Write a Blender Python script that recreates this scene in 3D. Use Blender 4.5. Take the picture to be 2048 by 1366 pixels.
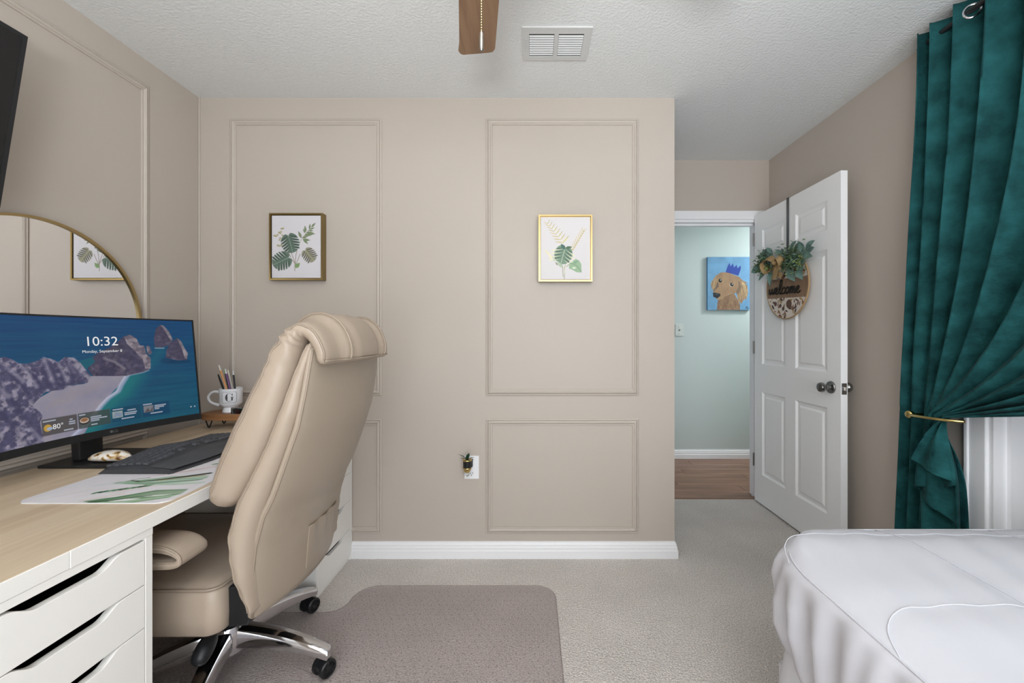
import bpy, bmesh, math, random
import numpy as np
from mathutils import Vector, Matrix

for _o in list(bpy.data.objects):
    bpy.data.objects.remove(_o)
SC = bpy.context.scene
COL = SC.collection
PI = math.pi
random.seed(7)

# ------------------------------------------------------------------ camera
cam_d = bpy.data.cameras.new('camera')
cam = bpy.data.objects.new('camera', cam_d)
COL.objects.link(cam)
cam.location = (0, 0, 1.176)
cam.rotation_euler = (PI / 2, 0, 0)
cam_d.sensor_width = 36
cam_d.lens = 36 * 812 / 2048
cam_d.shift_x = -38 / 2048
cam_d.shift_y = -11 / 2048
cam_d.clip_start = 0.02
SC.camera = cam

# ------------------------------------------------------------------ world and lights
EXPO = -0.06
SC.view_settings.view_transform = 'Standard'
SC.view_settings.look = 'None'
SC.view_settings.gamma = 1
SC.view_settings.use_curve_mapping = False
SC.view_settings.exposure = EXPO
SC.cycles.max_bounces = 6
SC.cycles.diffuse_bounces = 4
SC.cycles.glossy_bounces = 3
SC.cycles.transmission_bounces = 4
SC.cycles.transparent_max_bounces = 6
SC.cycles.caustics_reflective = False
SC.cycles.caustics_refractive = False
SC.cycles.adaptive_threshold = 0.04
SC.cycles.adaptive_min_samples = 20
world = bpy.data.worlds.new('world')
SC.world = world
world.use_nodes = True
_bg = world.node_tree.nodes['Background']
_bg.inputs[0].default_value = (0.75, 0.87, 1.0, 1)
_bg.inputs[1].default_value = 1.0


def area_light(name, loc, rot, sx, sy, power, color):
    d = bpy.data.lights.new(name, 'AREA')
    d.shape = 'RECTANGLE'
    d.size, d.size_y = sx, sy
    d.energy = power
    d.color = color
    o = bpy.data.objects.new(name, d)
    o.location = loc
    o.rotation_euler = rot
    COL.objects.link(o)
    return o


# daylight of the unseen window added behind the camera to light the room
area_light('added_window_light', (0.45, -1.27, 1.32), (PI / 2, 0, 0), 2.1, 1.68, 62, (0.93, 0.97, 1.0))
# upward fill light added behind the camera (its lamp form is built further down)
area_light('added_uplight_fill', (-0.15, -0.50, 1.35), (PI, 0, 0), 0.46, 0.46, 62, (0.95, 0.98, 1.0))
# unseen ceiling lamp added to light the hall (fixture built further down)
area_light('added_hall_light', (2.85, 3.25, 2.37), (0, 0, 0), 0.26, 0.26, 27, (0.97, 0.99, 1.0))


# ------------------------------------------------------------------ materials
def lin(c):
    if isinstance(c, str):
        c = tuple(int(c[i:i + 2], 16) / 255 for i in (0, 2, 4))
    return tuple(x / 12.92 if x <= 0.04045 else ((x + 0.055) / 1.055) ** 2.4 for x in c)


def mat(name, color, rough=0.5, metal=0.0, spec=0.5, bump=None, vary=None, sheen=0, coat=0, emit=None, trans=0, ior=1.45, fine=None):
    """bump=(scale, strength, distance[, detail]); vary=(scale, amount[, stretch xyz])"""
    m = bpy.data.materials.new(name)
    m.use_nodes = True
    nt = m.node_tree
    b = nt.nodes['Principled BSDF']
    c = lin(color)
    b.inputs['Base Color'].default_value = (*c, 1)
    b.inputs['Roughness'].default_value = rough
    b.inputs['Metallic'].default_value = metal
    b.inputs['Specular IOR Level'].default_value = spec
    b.inputs['IOR'].default_value = ior
    if sheen:
        b.inputs['Sheen Weight'].default_value = sheen
        b.inputs['Sheen Roughness'].default_value = 0.4
    if coat:
        b.inputs['Coat Weight'].default_value = coat
        b.inputs['Coat Roughness'].default_value = 0.12
    if trans:
        b.inputs['Transmission Weight'].default_value = trans
    if emit:
        b.inputs['Emission Color'].default_value = (*lin(emit[0]), 1)
        b.inputs['Emission Strength'].default_value = emit[1]
    if bump or vary:
        tc = nt.nodes.new('ShaderNodeTexCoord')
        geo = nt.nodes.new('ShaderNodeNewGeometry')
    if bump:
        n = nt.nodes.new('ShaderNodeTexNoise')
        n.inputs['Scale'].default_value = bump[0]
        n.inputs['Detail'].default_value = bump[3] if len(bump) > 3 else 3
        nt.links.new(geo.outputs['Position'], n.inputs['Vector'])
        bp = nt.nodes.new('ShaderNodeBump')
        bp.inputs['Strength'].default_value = bump[1]
        bp.inputs['Distance'].default_value = bump[2]
        nt.links.new(n.outputs['Fac'], bp.inputs['Height'])
        nt.links.new(bp.outputs['Normal'], b.inputs['Normal'])
    if vary:
        n = nt.nodes.new('ShaderNodeTexNoise')
        n.inputs['Scale'].default_value = vary[0]
        n.inputs['Detail'].default_value = 4
        if len(vary) > 2:
            mp = nt.nodes.new('ShaderNodeMapping')
            mp.inputs['Scale'].default_value = vary[2]
            nt.links.new(geo.outputs['Position'], mp.inputs['Vector'])
            nt.links.new(mp.outputs['Vector'], n.inputs['Vector'])
        else:
            nt.links.new(geo.outputs['Position'], n.inputs['Vector'])
        r = nt.nodes.new('ShaderNodeValToRGB')
        a = vary[1]
        r.color_ramp.elements[0].position = 0.3
        r.color_ramp.elements[1].position = 0.7
        r.color_ramp.elements[0].color = (*[x * (1 - a) for x in c], 1)
        r.color_ramp.elements[1].color = (*[min(1, x * (1 + a)) for x in c], 1)
        nt.links.new(n.outputs['Fac'], r.inputs['Fac'])
        nt.links.new(r.outputs['Color'], b.inputs['Base Color'])
        if fine:
            f = nt.nodes.new('ShaderNodeTexNoise')
            f.inputs['Scale'].default_value = fine[0]
            f.inputs['Detail'].default_value = 2
            nt.links.new(geo.outputs['Position'], f.inputs['Vector'])
            mr = nt.nodes.new('ShaderNodeMapRange')
            mr.inputs['From Min'].default_value = 0.3
            mr.inputs['From Max'].default_value = 0.7
            mr.inputs['To Min'].default_value = 1 - fine[1]
            mr.inputs['To Max'].default_value = 1 + fine[1]
            nt.links.new(f.outputs['Fac'], mr.inputs['Value'])
            mx = nt.nodes.new('ShaderNodeVectorMath')
            mx.operation = 'SCALE'
            nt.links.new(r.outputs['Color'], mx.inputs[0])
            nt.links.new(mr.outputs[0], mx.inputs['Scale'])
            nt.links.new(mx.outputs[0], b.inputs['Base Color'])
    return m


def print_mat(name, rough=0.6, emit=0.0, coat=0, spec=0.4):
    m = bpy.data.materials.new(name)
    m.use_nodes = True
    nt = m.node_tree
    b = nt.nodes['Principled BSDF']
    at = nt.nodes.new('ShaderNodeAttribute')
    at.attribute_name = 'Col'
    b.inputs['Roughness'].default_value = rough
    b.inputs['Specular IOR Level'].default_value = spec
    if emit:
        b.inputs['Base Color'].default_value = (0.004, 0.004, 0.005, 1)
        nt.links.new(at.outputs['Color'], b.inputs['Emission Color'])
        b.inputs['Emission Strength'].default_value = emit
    else:
        nt.links.new(at.outputs['Color'], b.inputs['Base Color'])
    if coat:
        b.inputs['Coat Weight'].default_value = coat
    return m


def wood_mat(name, c1, c2, scale, rough=0.45, coat=0.0):
    """scale: xyz stretch of the grain (small along the grain)"""
    m = bpy.data.materials.new(name)
    m.use_nodes = True
    nt = m.node_tree
    b = nt.nodes['Principled BSDF']
    b.inputs['Roughness'].default_value = rough
    b.inputs['Coat Weight'].default_value = coat
    geo = nt.nodes.new('ShaderNodeNewGeometry')
    oi = nt.nodes.new('ShaderNodeObjectInfo')
    ad = nt.nodes.new('ShaderNodeVectorMath')
    ad.operation = 'ADD'
    mu = nt.nodes.new('ShaderNodeVectorMath')
    mu.operation = 'SCALE'
    mu.inputs['Scale'].default_value = 7.0
    cmb = nt.nodes.new('ShaderNodeCombineXYZ')
    for i in range(3):
        nt.links.new(oi.outputs['Random'], cmb.inputs[i])
    nt.links.new(cmb.outputs[0], mu.inputs[0])
    nt.links.new(geo.outputs['Position'], ad.inputs[0])
    nt.links.new(mu.outputs[0], ad.inputs[1])
    mp = nt.nodes.new('ShaderNodeMapping')
    mp.inputs['Scale'].default_value = scale
    nt.links.new(ad.outputs[0], mp.inputs['Vector'])
    n = nt.nodes.new('ShaderNodeTexNoise')
    n.inputs['Scale'].default_value = 1.0
    n.inputs['Detail'].default_value = 6
    n.inputs['Roughness'].default_value = 0.62
    n.inputs['Distortion'].default_value = 0.4
    nt.links.new(mp.outputs[0], n.inputs['Vector'])
    r = nt.nodes.new('ShaderNodeValToRGB')
    r.color_ramp.elements[0].position = 0.33
    r.color_ramp.elements[1].position = 0.68
    r.color_ramp.elements[0].color = (*lin(c1), 1)
    r.color_ramp.elements[1].color = (*lin(c2), 1)
    nt.links.new(n.outputs['Fac'], r.inputs['Fac'])
    nt.links.new(r.outputs['Color'], b.inputs['Base Color'])
    return m


M = {}
M['wall'] = mat('wall_paint', 'beb4aa', 0.42, spec=0.45, bump=(140, 0.10, 0.002))
M['trim_wall'] = mat('moulding_paint', 'c0b6ac', 0.40, spec=0.5)
M['ceiling'] = mat('ceiling_paint', 'e4e6e6', 0.85, spec=0.2, bump=(95, 0.55, 0.006, 5))
M['white'] = mat('white_trim_paint', 'f1f1f3', 0.38)
M['door'] = mat('door_paint', 'f4f4f5', 0.40)
M['hall_wall'] = mat('hall_paint', 'c6d0ce', 0.6, bump=(120, 0.1, 0.002))
M['carpet'] = mat('carpet', 'e2dad4', 0.95, spec=0.1, bump=(150, 1.0, 0.012, 3), vary=(2.6, 0.08), fine=(170, 0.26))
M['leather'] = mat('beige_leather', 'ad9d8d', 0.40, spec=0.5, bump=(24, 0.22, 0.006, 6), coat=0.05)
M['leather_back'] = mat('beige_leather_back', 'a59787', 0.40, spec=0.5, bump=(16, 0.14, 0.006, 6))
M['pipe'] = mat('leather_piping', '9d8e7e', 0.45)
M['black'] = mat('black_plastic', '1d1e20', 0.42)
M['dark'] = mat('charcoal_plastic', '3b3c3f', 0.55, bump=(500, 0.15, 0.001))
M['key'] = mat('key_plastic', '505156', 0.5)
M['chrome'] = mat('chrome', 'd9d9dc', 0.10, 1.0)
M['steel'] = mat('satin_steel', '8b8a88', 0.26, 1.0)
M['gold'] = mat('brushed_gold', 'b8a274', 0.32, 1.0)
M['gold_dark'] = mat('bronze_gold', '8f7a4e', 0.36, 0.9)
M['brass'] = mat('polished_brass', 'd6bd7c', 0.22, 1.0)
M['mirror'] = mat('mirror_glass', 'f4f4f4', 0.015, 1.0)
M['cab'] = mat('white_lacquer', 'f5f3ef', 0.42)
M['oak'] = wood_mat('pale_oak', 'c3ad92', 'd6c4aa', (22, 1.6, 22), 0.45)
M['laminate'] = wood_mat('hall_laminate', '6b4a38', '96705a', (1.8, 20, 20), 0.35)
M['bark'] = wood_mat('acacia', '7b5335', 'a9794f', (3, 18, 30), 0.5)
M['blade'] = wood_mat('fan_blade_wood', '745842', '8e7055', (40, 3, 40), 0.45)
M['velvet'] = mat('green_velvet', '1f4e50', 0.8, spec=0.1, sheen=0.03, vary=(13, 0.42), bump=(26, 0.55, 0.02, 5))
M['bed'] = mat('white_bed_fabric', 'cfcfd6', 0.75, spec=0.2, bump=(700, 0.15, 0.001))
M['skirt'] = mat('bed_skirt_fabric', 'c9c9ce', 0.8, spec=0.2)
M['ceramic'] = mat('white_ceramic', 'e8e9ee', 0.12, coat=0.5)
M['screen'] = print_mat('monitor_picture', 0.35, emit=0.62, spec=0.3)
M['print'] = print_mat('printed_surface', 0.62)
M['paint_canvas'] = print_mat('painted_canvas', 0.6)
M['mat_print'] = print_mat('desk_mat_print', 0.7)
M['text_light'] = mat('screen_text_light', '000000', 0.5, emit=('ffffff', 0.8))
M['text_soft'] = mat('screen_text_soft', '000000', 0.5, emit=('c8d0e0', 0.55))
M['ink'] = mat('black_ink', '15130f', 0.5)
M['grey_ink'] = mat('grey_ink', '46474b', 0.4)
M['leaf'] = mat('eucalyptus_leaf', '6f8c84', 0.6, vary=(30, 0.25))
M['leaf2'] = mat('green_sprig', '5f7a55', 0.6, vary=(60, 0.35))
M['leaf3'] = mat('lime_sprig', '93a866', 0.6, vary=(60, 0.3))
M['deep_leaf'] = mat('deep_green_leaf', '2d4a38', 0.45, vary=(80, 0.25))
M['burlap'] = mat('burlap', 'ab8f66', 0.9, bump=(500, 0.6, 0.002), vary=(160, 0.2))
M['sign_rim'] = mat('sign_wood_rim', 'a98c66', 0.7)
M['glass'] = mat('clear_glass', 'f4fbfa', 0.02, trans=1.0, ior=1.45)
M['navy'] = mat('navy_cloth', '14141f', 0.9)
M['orange'] = mat('rust_orange_cloth', 'a8492c', 0.9)
M['greycloth'] = mat('grey_cloth', '3a3a40', 0.9)
M['globe'] = mat('frosted_globe', 'fff7ea', 0.4, emit=('fff1dc', 6.0))
M['added_lamp_globe'] = mat('added_lamp_globe', 'ffffff', 0.4, emit=('f4faff', 5.0))  # glow shared by the added uplight and the added hall lamp
M['vent'] = mat('vent_enamel', 'd0d1d0', .5)
M['vent_shade'] = mat('painted_duct_shade', '3a3a3a', 0.8)  # dark colour standing in for the shade inside the duct
M['stone'] = mat('white_shell', 'e6dfd6', 0.15, coat=0.6, vary=(60, 0.08))
_nt = M['stone'].node_tree
_ns = _nt.nodes.new('ShaderNodeTexNoise')
_ns.inputs['Scale'].default_value = 34
_ns.inputs['Detail'].default_value = 6
_ns.inputs['Distortion'].default_value = 0.8
_gp = _nt.nodes.new('ShaderNodeNewGeometry')
_nt.links.new(_gp.outputs['Position'], _ns.inputs['Vector'])
_rp = _nt.nodes.new('ShaderNodeValToRGB')
for _p_, _c_ in ((.50, 'ece6de'), (.56, 'd8c4a0'), (.60, 'a87f3e'), (.66, '5d3d22')):
    _e = _rp.color_ramp.elements.new(_p_)
    _e.color = (*lin(_c_), 1)
_rp.color_ramp.elements[0].color = (*lin('ece6de'), 1)
_rp.color_ramp.elements[-1].color = (*lin('5d3d22'), 1)
_nt.links.new(_ns.outputs['Fac'], _rp.inputs['Fac'])
_nt.links.new(_rp.outputs['Color'], _nt.nodes['Principled BSDF'].inputs['Base Color'])
M['fleck'] = mat('gold_fleck', '9a7434', 0.3, 0.6)
M['fleck2'] = mat('dark_fleck', '5d3d22', 0.3)

# clear vinyl of the chair mat
_m = bpy.data.materials.new('clear_vinyl')
_m.use_nodes = True
_nt = _m.node_tree
_p = _nt.nodes['Principled BSDF']
_p.inputs['Base Color'].default_value = (*lin('bdb5b4'), 1)
_p.inputs['Roughness'].default_value = 0.45
_tr = _nt.nodes.new('ShaderNodeBsdfTransparent')
_tr.inputs[0].default_value = (0.945, 0.93, 0.93, 1)
_mx = _nt.nodes.new('ShaderNodeMixShader')
_mx.inputs[0].default_value = 0.13
_nt.links.new(_tr.outputs[0], _mx.inputs[1])
_nt.links.new(_p.outputs[0], _mx.inputs[2])
_nt.links.new(_mx.outputs[0], _nt.nodes['Material Output'].inputs['Surface'])
M['vinyl'] = _m


# ------------------------------------------------------------------ mesh helpers
class B:
    def __init__(self):
        self.v = []
        self.f = []

    def add(self, vs, fs):
        o = len(self.v)
        self.v += [tuple(p) for p in vs]
        self.f += [tuple(i + o for i in f) for f in fs]
        return self

    def box(self, x0, x1, y0, y1, z0, z1, bev=0.0, seg=2):
        if bev <= 0:
            vs = [(x, y, z) for x in (x0, x1) for y in (y0, y1) for z in (z0, z1)]
            return self.add(vs, [(0, 1, 3, 2), (4, 6, 7, 5), (0, 4, 5, 1), (2, 3, 7, 6), (0, 2, 6, 4), (1, 5, 7, 3)])
        bm = bmesh.new()
        bmesh.ops.create_cube(bm, size=1)
        for v in bm.verts:
            v.co = Vector(((x0 + x1) / 2 + v.co.x * (x1 - x0), (y0 + y1) / 2 + v.co.y * (y1 - y0), (z0 + z1) / 2 + v.co.z * (z1 - z0)))
        bmesh.ops.bevel(bm, geom=bm.edges[:], offset=bev, segments=seg, affect='EDGES', profile=0.5)
        bm.verts.index_update()
        self.add([v.co[:] for v in bm.verts], [[v.index for v in f.verts] for f in bm.faces])
        bm.free()
        return self

    def rings(self, rs, closed=True, cap0=False, cap1=False, loop=False):
        """loft a list of equally long rings"""
        n = len(rs[0])
        vs = [p for r in rs for p in r]
        fs = []
        R = len(rs)
        for i in range(R if loop else R - 1):
            a, b = i * n, ((i + 1) % R) * n
            for j in range(n if closed else n - 1):
                k = (j + 1) % n
                fs.append((a + j, a + k, b + k, b + j))
        if cap0:
            fs.append(tuple(reversed(range(n))))
        if cap1:
            fs.append(tuple((R - 1) * n + j for j in range(n)))
        return self.add(vs, fs)

    def tube(self, pts, r, n=8, closed=False, cap=True):
        pts = [Vector(p) for p in pts]
        L = len(pts)
        rs = []
        prev = None
        for i, p in enumerate(pts):
            if closed:
                t = pts[(i + 1) % L] - pts[i - 1]
            else:
                t = pts[min(i + 1, L - 1)] - pts[max(i - 1, 0)]
            t.normalize()
            if prev is None:
                a = Vector((0, 0, 1)) if abs(t.z) < 0.9 else Vector((1, 0, 0))
                u = t.cross(a).normalized()
            else:
                u = (prev - t * prev.dot(t)).normalized()
            prev = u
            w = t.cross(u)
            rr = r[i] if isinstance(r, (list, tuple)) else r
            rs.append([p + (u * math.cos(2 * PI * k / n) + w * math.sin(2 * PI * k / n)) * rr for k in range(n)])
        return self.rings(rs, True, cap and not closed, cap and not closed, loop=closed)

    def lathe(self, prof, c, axis='z', n=24, cap0=True, cap1=True):
        """prof: list of (radius, height along axis)"""
        rs = []
        for r, h in prof:
            ring = []
            for k in range(n):
                a = 2 * PI * k / n
                p, q = r * math.cos(a), r * math.sin(a)
                if axis == 'z':
                    ring.append((c[0] + p, c[1] + q, c[2] + h))
                elif axis == 'x':
                    ring.append((c[0] + h, c[1] + p, c[2] + q))
                else:
                    ring.append((c[0] + q, c[1] + h, c[2] + p))
            rs.append(ring)
        return self.rings(rs, True, cap0, cap1)

    def prism(self, poly, fn, d0, d1):
        """poly: 2-D points; fn(a, b, d) -> world point"""
        n = len(poly)
        vs = [fn(a, b, d0) for a, b in poly] + [fn(a, b, d1) for a, b in poly]
        fs = [tuple(reversed(range(n))), tuple(range(n, 2 * n))]
        fs += [(i, (i + 1) % n, n + (i + 1) % n, n + i) for i in range(n)]
        return self.add(vs, fs)

    def xf(self, mtx):
        self.v = [tuple(mtx @ Vector(p)) for p in self.v]
        return self

    def obj(self, name, material, parent=None, smooth=False, sub=0, bev=0.0, angle=None, kind=None, origin=None):
        me = bpy.data.meshes.new(name)
        vs = np.array(self.v, dtype=float)
        if origin is None:
            lo, hi = vs.min(0), vs.max(0)
            origin = ((lo[0] + hi[0]) / 2, (lo[1] + hi[1]) / 2, lo[2])
        vs = vs - np.array(origin)
        me.from_pydata(vs.tolist(), [], self.f)
        bm = bmesh.new()
        bm.from_mesh(me)
        bmesh.ops.recalc_face_normals(bm, faces=bm.faces)
        bm.to_mesh(me)
        bm.free()
        me.materials.append(material)
        o = bpy.data.objects.new(name, me)
        COL.objects.link(o)
        o.location = origin
        put(o, parent)
        if bev:
            md = o.modifiers.new('bevel', 'BEVEL')
            md.width = bev
            md.segments = 2
            md.limit_method = 'ANGLE'
            md.angle_limit = 0.7
        if sub:
            md = o.modifiers.new('sub', 'SUBSURF')
            md.levels = md.render_levels = sub
        if smooth:
            me.polygons.foreach_set('use_smooth', [True] * len(me.polygons))
            if angle:
                try:
                    me.set_sharp_from_angle(angle=angle)
                except Exception:
                    pass
        if kind:
            o['kind'] = kind
        return o


WLOC = {}


def put(o, parent):
    WLOC[o.name] = Vector(o.location)
    if parent is not None:
        o.parent = parent
        o.location = Vector(o.location) - WLOC[parent.name]


def thing(name, label, cat, loc=(0, 0, 0), group=None, kind=None):
    o = bpy.data.objects.new(name, None)
    COL.objects.link(o)
    o.empty_display_size = 0.05
    o.location = loc
    WLOC[o.name] = Vector(loc)
    tag(o, label, cat, group, kind)
    return o


def tag(o, label, cat=None, group=None, kind=None):
    o['label'] = label
    if cat:
        o['category'] = cat
    if group:
        o['group'] = group
    if kind:
        o['kind'] = kind
    return o


def struct(o, label):
    o['kind'] = 'structure'
    o['label'] = label
    return o


def arc(c, r, a0, a1, n):
    return [(c[0] + r * math.cos(a0 + (a1 - a0) * i / n), c[1] + r * math.sin(a0 + (a1 - a0) * i / n)) for i in range(n + 1)]


def rrect(x0, x1, y0, y1, r, n=6):
    p = []
    p += arc((x1 - r, y1 - r), r, 0, PI / 2, n)
    p += arc((x0 + r, y1 - r), r, PI / 2, PI, n)
    p += arc((x0 + r, y0 + r), r, PI, 1.5 * PI, n)
    p += arc((x1 - r, y0 + r), r, 1.5 * PI, 2 * PI, n)
    return p


def interp(x, xs, ys):
    return float(np.interp(x, xs, ys))


def smooth_path(pts, n):
    """Catmull-Rom through pts, n points out"""
    P = [Vector(p) for p in pts]
    out = []
    m = len(P) - 1
    for i in range(n):
        t = i / (n - 1) * m
        k = min(int(t), m - 1)
        u = t - k
        p0, p1, p2, p3 = P[max(k - 1, 0)], P[k], P[k + 1], P[min(k + 2, m)]
        out.append(0.5 * ((2 * p1) + (p2 - p0) * u + (2 * p0 - 5 * p1 + 4 * p2 - p3) * u * u + (3 * p1 - p0 - 3 * p2 + p3) * u ** 3))
    return out


# ------------------------------------------------------------------ a small painter for printed surfaces
class Cv:
    def __init__(self, w, h, bg):
        self.w, self.h = w, h
        self.a = np.zeros((h, w, 3)) + np.array(self.c(bg))
        self.X, self.Y = np.meshgrid((np.arange(w)) / (w - 1), (np.arange(h)) / (h - 1))
        self.asp = w / h

    @staticmethod
    def c(col):
        if isinstance(col, str):
            return tuple(int(col[i:i + 2], 16) / 255 for i in (0, 2, 4))
        return col

    def put(self, m, col):
        col = col if isinstance(col, np.ndarray) and col.ndim == 3 else np.array(self.c(col))
        self.a = self.a * (1 - m[..., None]) + col * m[..., None]

    def mask(self, pts):
        n = len(pts)
        acc = np.zeros((self.h, self.w))
        for dx, dy in ((-.25, -.25), (.25, -.25), (-.25, .25), (.25, .25)):
            X, Y = self.X + dx / self.w, self.Y + dy / self.h
            ins = np.zeros((self.h, self.w), bool)
            for i in range(n):
                x0, y0 = pts[i]
                x1, y1 = pts[(i + 1) % n]
                if y0 == y1:
                    continue
                c = ((y0 > Y) != (y1 > Y)) & (X < (x1 - x0) * (Y - y0) / (y1 - y0) + x0)
                ins ^= c
            acc += ins
        return acc / 4

    def poly(self, pts, col, alpha=1.0):
        m = self.mask(pts) * alpha
        self.put(m, col)
        return m

    def stroke(self, pts, wd, col, alpha=1.0, soft=0.5):
        """wd in fractions of the height"""
        best = np.full((self.h, self.w), 9.0)
        X, Y = self.X * self.asp, self.Y
        n = len(pts)
        for i in range(n - 1):
            x0, y0 = pts[i][0] * self.asp, pts[i][1]
            x1, y1 = pts[i + 1][0] * self.asp, pts[i + 1][1]
            dx, dy = x1 - x0, y1 - y0
            L = dx * dx + dy * dy + 1e-12
            t = np.clip(((X - x0) * dx + (Y - y0) * dy) / L, 0, 1)
            w = wd if not isinstance(wd, tuple) else wd[0] + (wd[1] - wd[0]) * (i + t) / (n - 1)
            d = np.hypot(X - x0 - t * dx, Y - y0 - t * dy) - w / 2
            best = np.minimum(best, d)
        e = soft / self.h
        self.put(np.clip(0.5 - best / (2 * e), 0, 1) * alpha, col)

    def ell(self, cx, cy, rx, ry, col, alpha=1.0, soft=0.06, rot=0.0):
        X, Y = (self.X - cx) * self.asp, self.Y - cy
        c, s = math.cos(rot), math.sin(rot)
        d = np.hypot((X * c + Y * s) / rx, (-X * s + Y * c) / ry)
        self.put(np.clip((1 - d) / soft + 0.5, 0, 1) * alpha, col)

    def noise(self, sx, sy, seed, octv=4):
        rng = np.random.RandomState(seed)
        out = np.zeros((self.h, self.w))
        amp = 1.0
        tot = 0
        for o in range(octv):
            nx, ny = int(sx * 2 ** o) + 2, int(sy * 2 ** o) + 2
            g = rng.rand(ny + 1, nx + 1)
            x = np.clip(self.X, 0, .9999) * (nx - 1)
            y = np.clip(self.Y, 0, .9999) * (ny - 1)
            xi, yi = x.astype(int), y.astype(int)
            xf, yf = x - xi, y - yi
            xf, yf = xf * xf * (3 - 2 * xf), yf * yf * (3 - 2 * yf)
            out += amp * (g[yi, xi] * (1 - xf) * (1 - yf) + g[yi, xi + 1] * xf * (1 - yf) + g[yi + 1, xi] * (1 - xf) * yf + g[yi + 1, xi + 1] * xf * yf)
            tot += amp
            amp *= 0.55
        return out / tot

    def leaf(self, x0, y0, x1, y1, wd, col, rib=None, alpha=1.0):
        """pointed leaf from base to tip; wd relative to its length"""
        ax, ay = (x1 - x0) * self.asp, y1 - y0
        pts = []
        for s in (1, -1):
            rng = [i / 10 for i in range(11)]
            if s < 0:
                rng = rng[::-1]
            for t in rng:
                w = s * wd * 0.5 * math.sin(PI * t ** 0.8)
                pts.append(((x0 * self.asp + ax * t - ay * w) / self.asp, y0 + ay * t + ax * w))
        self.poly(pts, col, alpha)
        if rib:
            self.stroke([(x0, y0), (x1, y1)], 0.006, rib, 0.6)

    def monstera(self, cx, cy, size, rot, col, dark, light, bg, cuts=5):
        c, s = math.cos(rot), math.sin(rot)

        def P(a, b):
            return ((cx * self.asp + size * (a * c - b * s)) / self.asp, cy + size * (a * s + b * c))
        out = []
        for i in range(41):
            t = i / 40 * 2 * PI
            r = 0.5 * (1 + 0.25 * math.cos(t)) * (1.0 if abs(t - PI) > 0.35 else 0.55 + abs(t - PI) * 1.28)
            out.append(P(r * math.cos(t) * 1.05, r * math.sin(t) * 0.95))
        self.poly(out, col)
        for sd in (1, -1):
            for k in range(cuts):
                a0 = -0.25 + k * 0.72 / cuts
                p0, p1 = P(a0, 0), P(a0 + 0.28, sd * 0.55)
                self.stroke([P(a0 - 0.02, 0.03 * sd), P(a0 + 0.17, sd * 0.36)], (0.004, 0.03), dark, 0.75, 1.2)
                self.stroke([P(a0 + 0.13, sd * 0.15), P(a0 + 0.32, sd * 0.62)], (0.003, 0.022), bg, 1.0)
        self.stroke([P(-0.35, 0), P(0.62, 0)], 0.007, light, 0.8)

    def grid(self, name, fn, material, parent, smooth=True, keep=None):
        """lay the painted canvas on the surface fn(u, v) as a fine coloured mesh"""
        h, w = self.h, self.w
        pts = fn(self.X.ravel(), self.Y.ravel())
        org = np.array([pts[:, 0].mean(), pts[:, 1].mean(), pts[:, 2].min()])
        ii = np.arange(h * w).reshape(h, w)
        q = np.stack([ii[:-1, :-1], ii[:-1, 1:], ii[1:, 1:], ii[1:, :-1]], -1).reshape(-1, 4)
        if keep is not None:
            q = q[keep(self.X, self.Y)[:-1, :-1].ravel()]
        me = bpy.data.meshes.new(name)
        me.from_pydata((pts - org).tolist(), [], q.tolist())
        at = me.color_attributes.new('Col', 'FLOAT_COLOR', 'POINT')
        a = np.clip(self.a, 0, 1)
        a = np.where(a <= 0.04045, a / 12.92, ((a + 0.055) / 1.055) ** 2.4)
        col = np.concatenate([a.reshape(-1, 3), np.ones((h * w, 1))], 1)
        at.data.foreach_set('color', col.ravel().astype(np.float32))
        me.materials.append(material)
        if smooth:
            me.polygons.foreach_set('use_smooth', [True] * len(me.polygons))
        o = bpy.data.objects.new(name, me)
        COL.objects.link(o)
        o.location = org
        put(o, parent)
        return o


def text_geo(body, size, align='LEFT'):
    cu = bpy.data.curves.new('t', 'FONT')
    cu.body = body
    cu.size = size
    cu.align_x = align
    cu.resolution_u = 3
    ob = bpy.data.objects.new('t', cu)
    COL.objects.link(ob)
    dg = bpy.context.evaluated_depsgraph_get()
    dg.update()
    me = bpy.data.meshes.new_from_object(ob.evaluated_get(dg))
    vs = [v.co[:2] for v in me.vertices]
    fs = [tuple(p.vertices) for p in me.polygons]
    bpy.data.objects.remove(ob)
    bpy.data.curves.remove(cu)
    bpy.data.meshes.remove(me)
    return vs, fs


# ================================================================== THE ROOM
XL, XR = -1.762, 1.712          # left and right wall planes
YB, YD = 2.156, 2.92            # panelled wall plane, door wall plane
XC = 0.762                      # corner of the panelled wall
YR = -1.30                      # wall behind the camera
ZC = 2.44

floor = struct(B().box(XL - .1, XR + .75, YR - .1, YD + .03, -.10, 0).obj('floor', M['carpet']), 'beige grey carpet covering the bedroom floor')
struct(B().box(XL - .12, XR + .8, YR - .12, 4.05, ZC, ZC + .1).obj('ceiling', M['ceiling']), 'white ceiling with knockdown texture')
struct(B().box(XL - .12, XL, YR - .12, YB, 0, ZC).obj('wall_left', M['wall']), 'taupe wall behind the desk')
struct(B().box(XL - .12, XC, YB, YD + .12, 0, ZC).obj('wall_back', M['wall']), 'taupe wall with raised panel mouldings facing the camera')
# door wall with its opening
OX0, OX1, OZ = 0.785, 1.655, 2.012
b = B().box(XC, OX0, YD, YD + .12, 0, ZC).box(OX1, XR + .11, YD, YD + .12, 0, ZC).box(OX0, OX1, YD, YD + .12, OZ, ZC)
struct(b.obj('wall_door', M['wall']), 'short taupe wall above the bedroom doorway')
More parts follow.
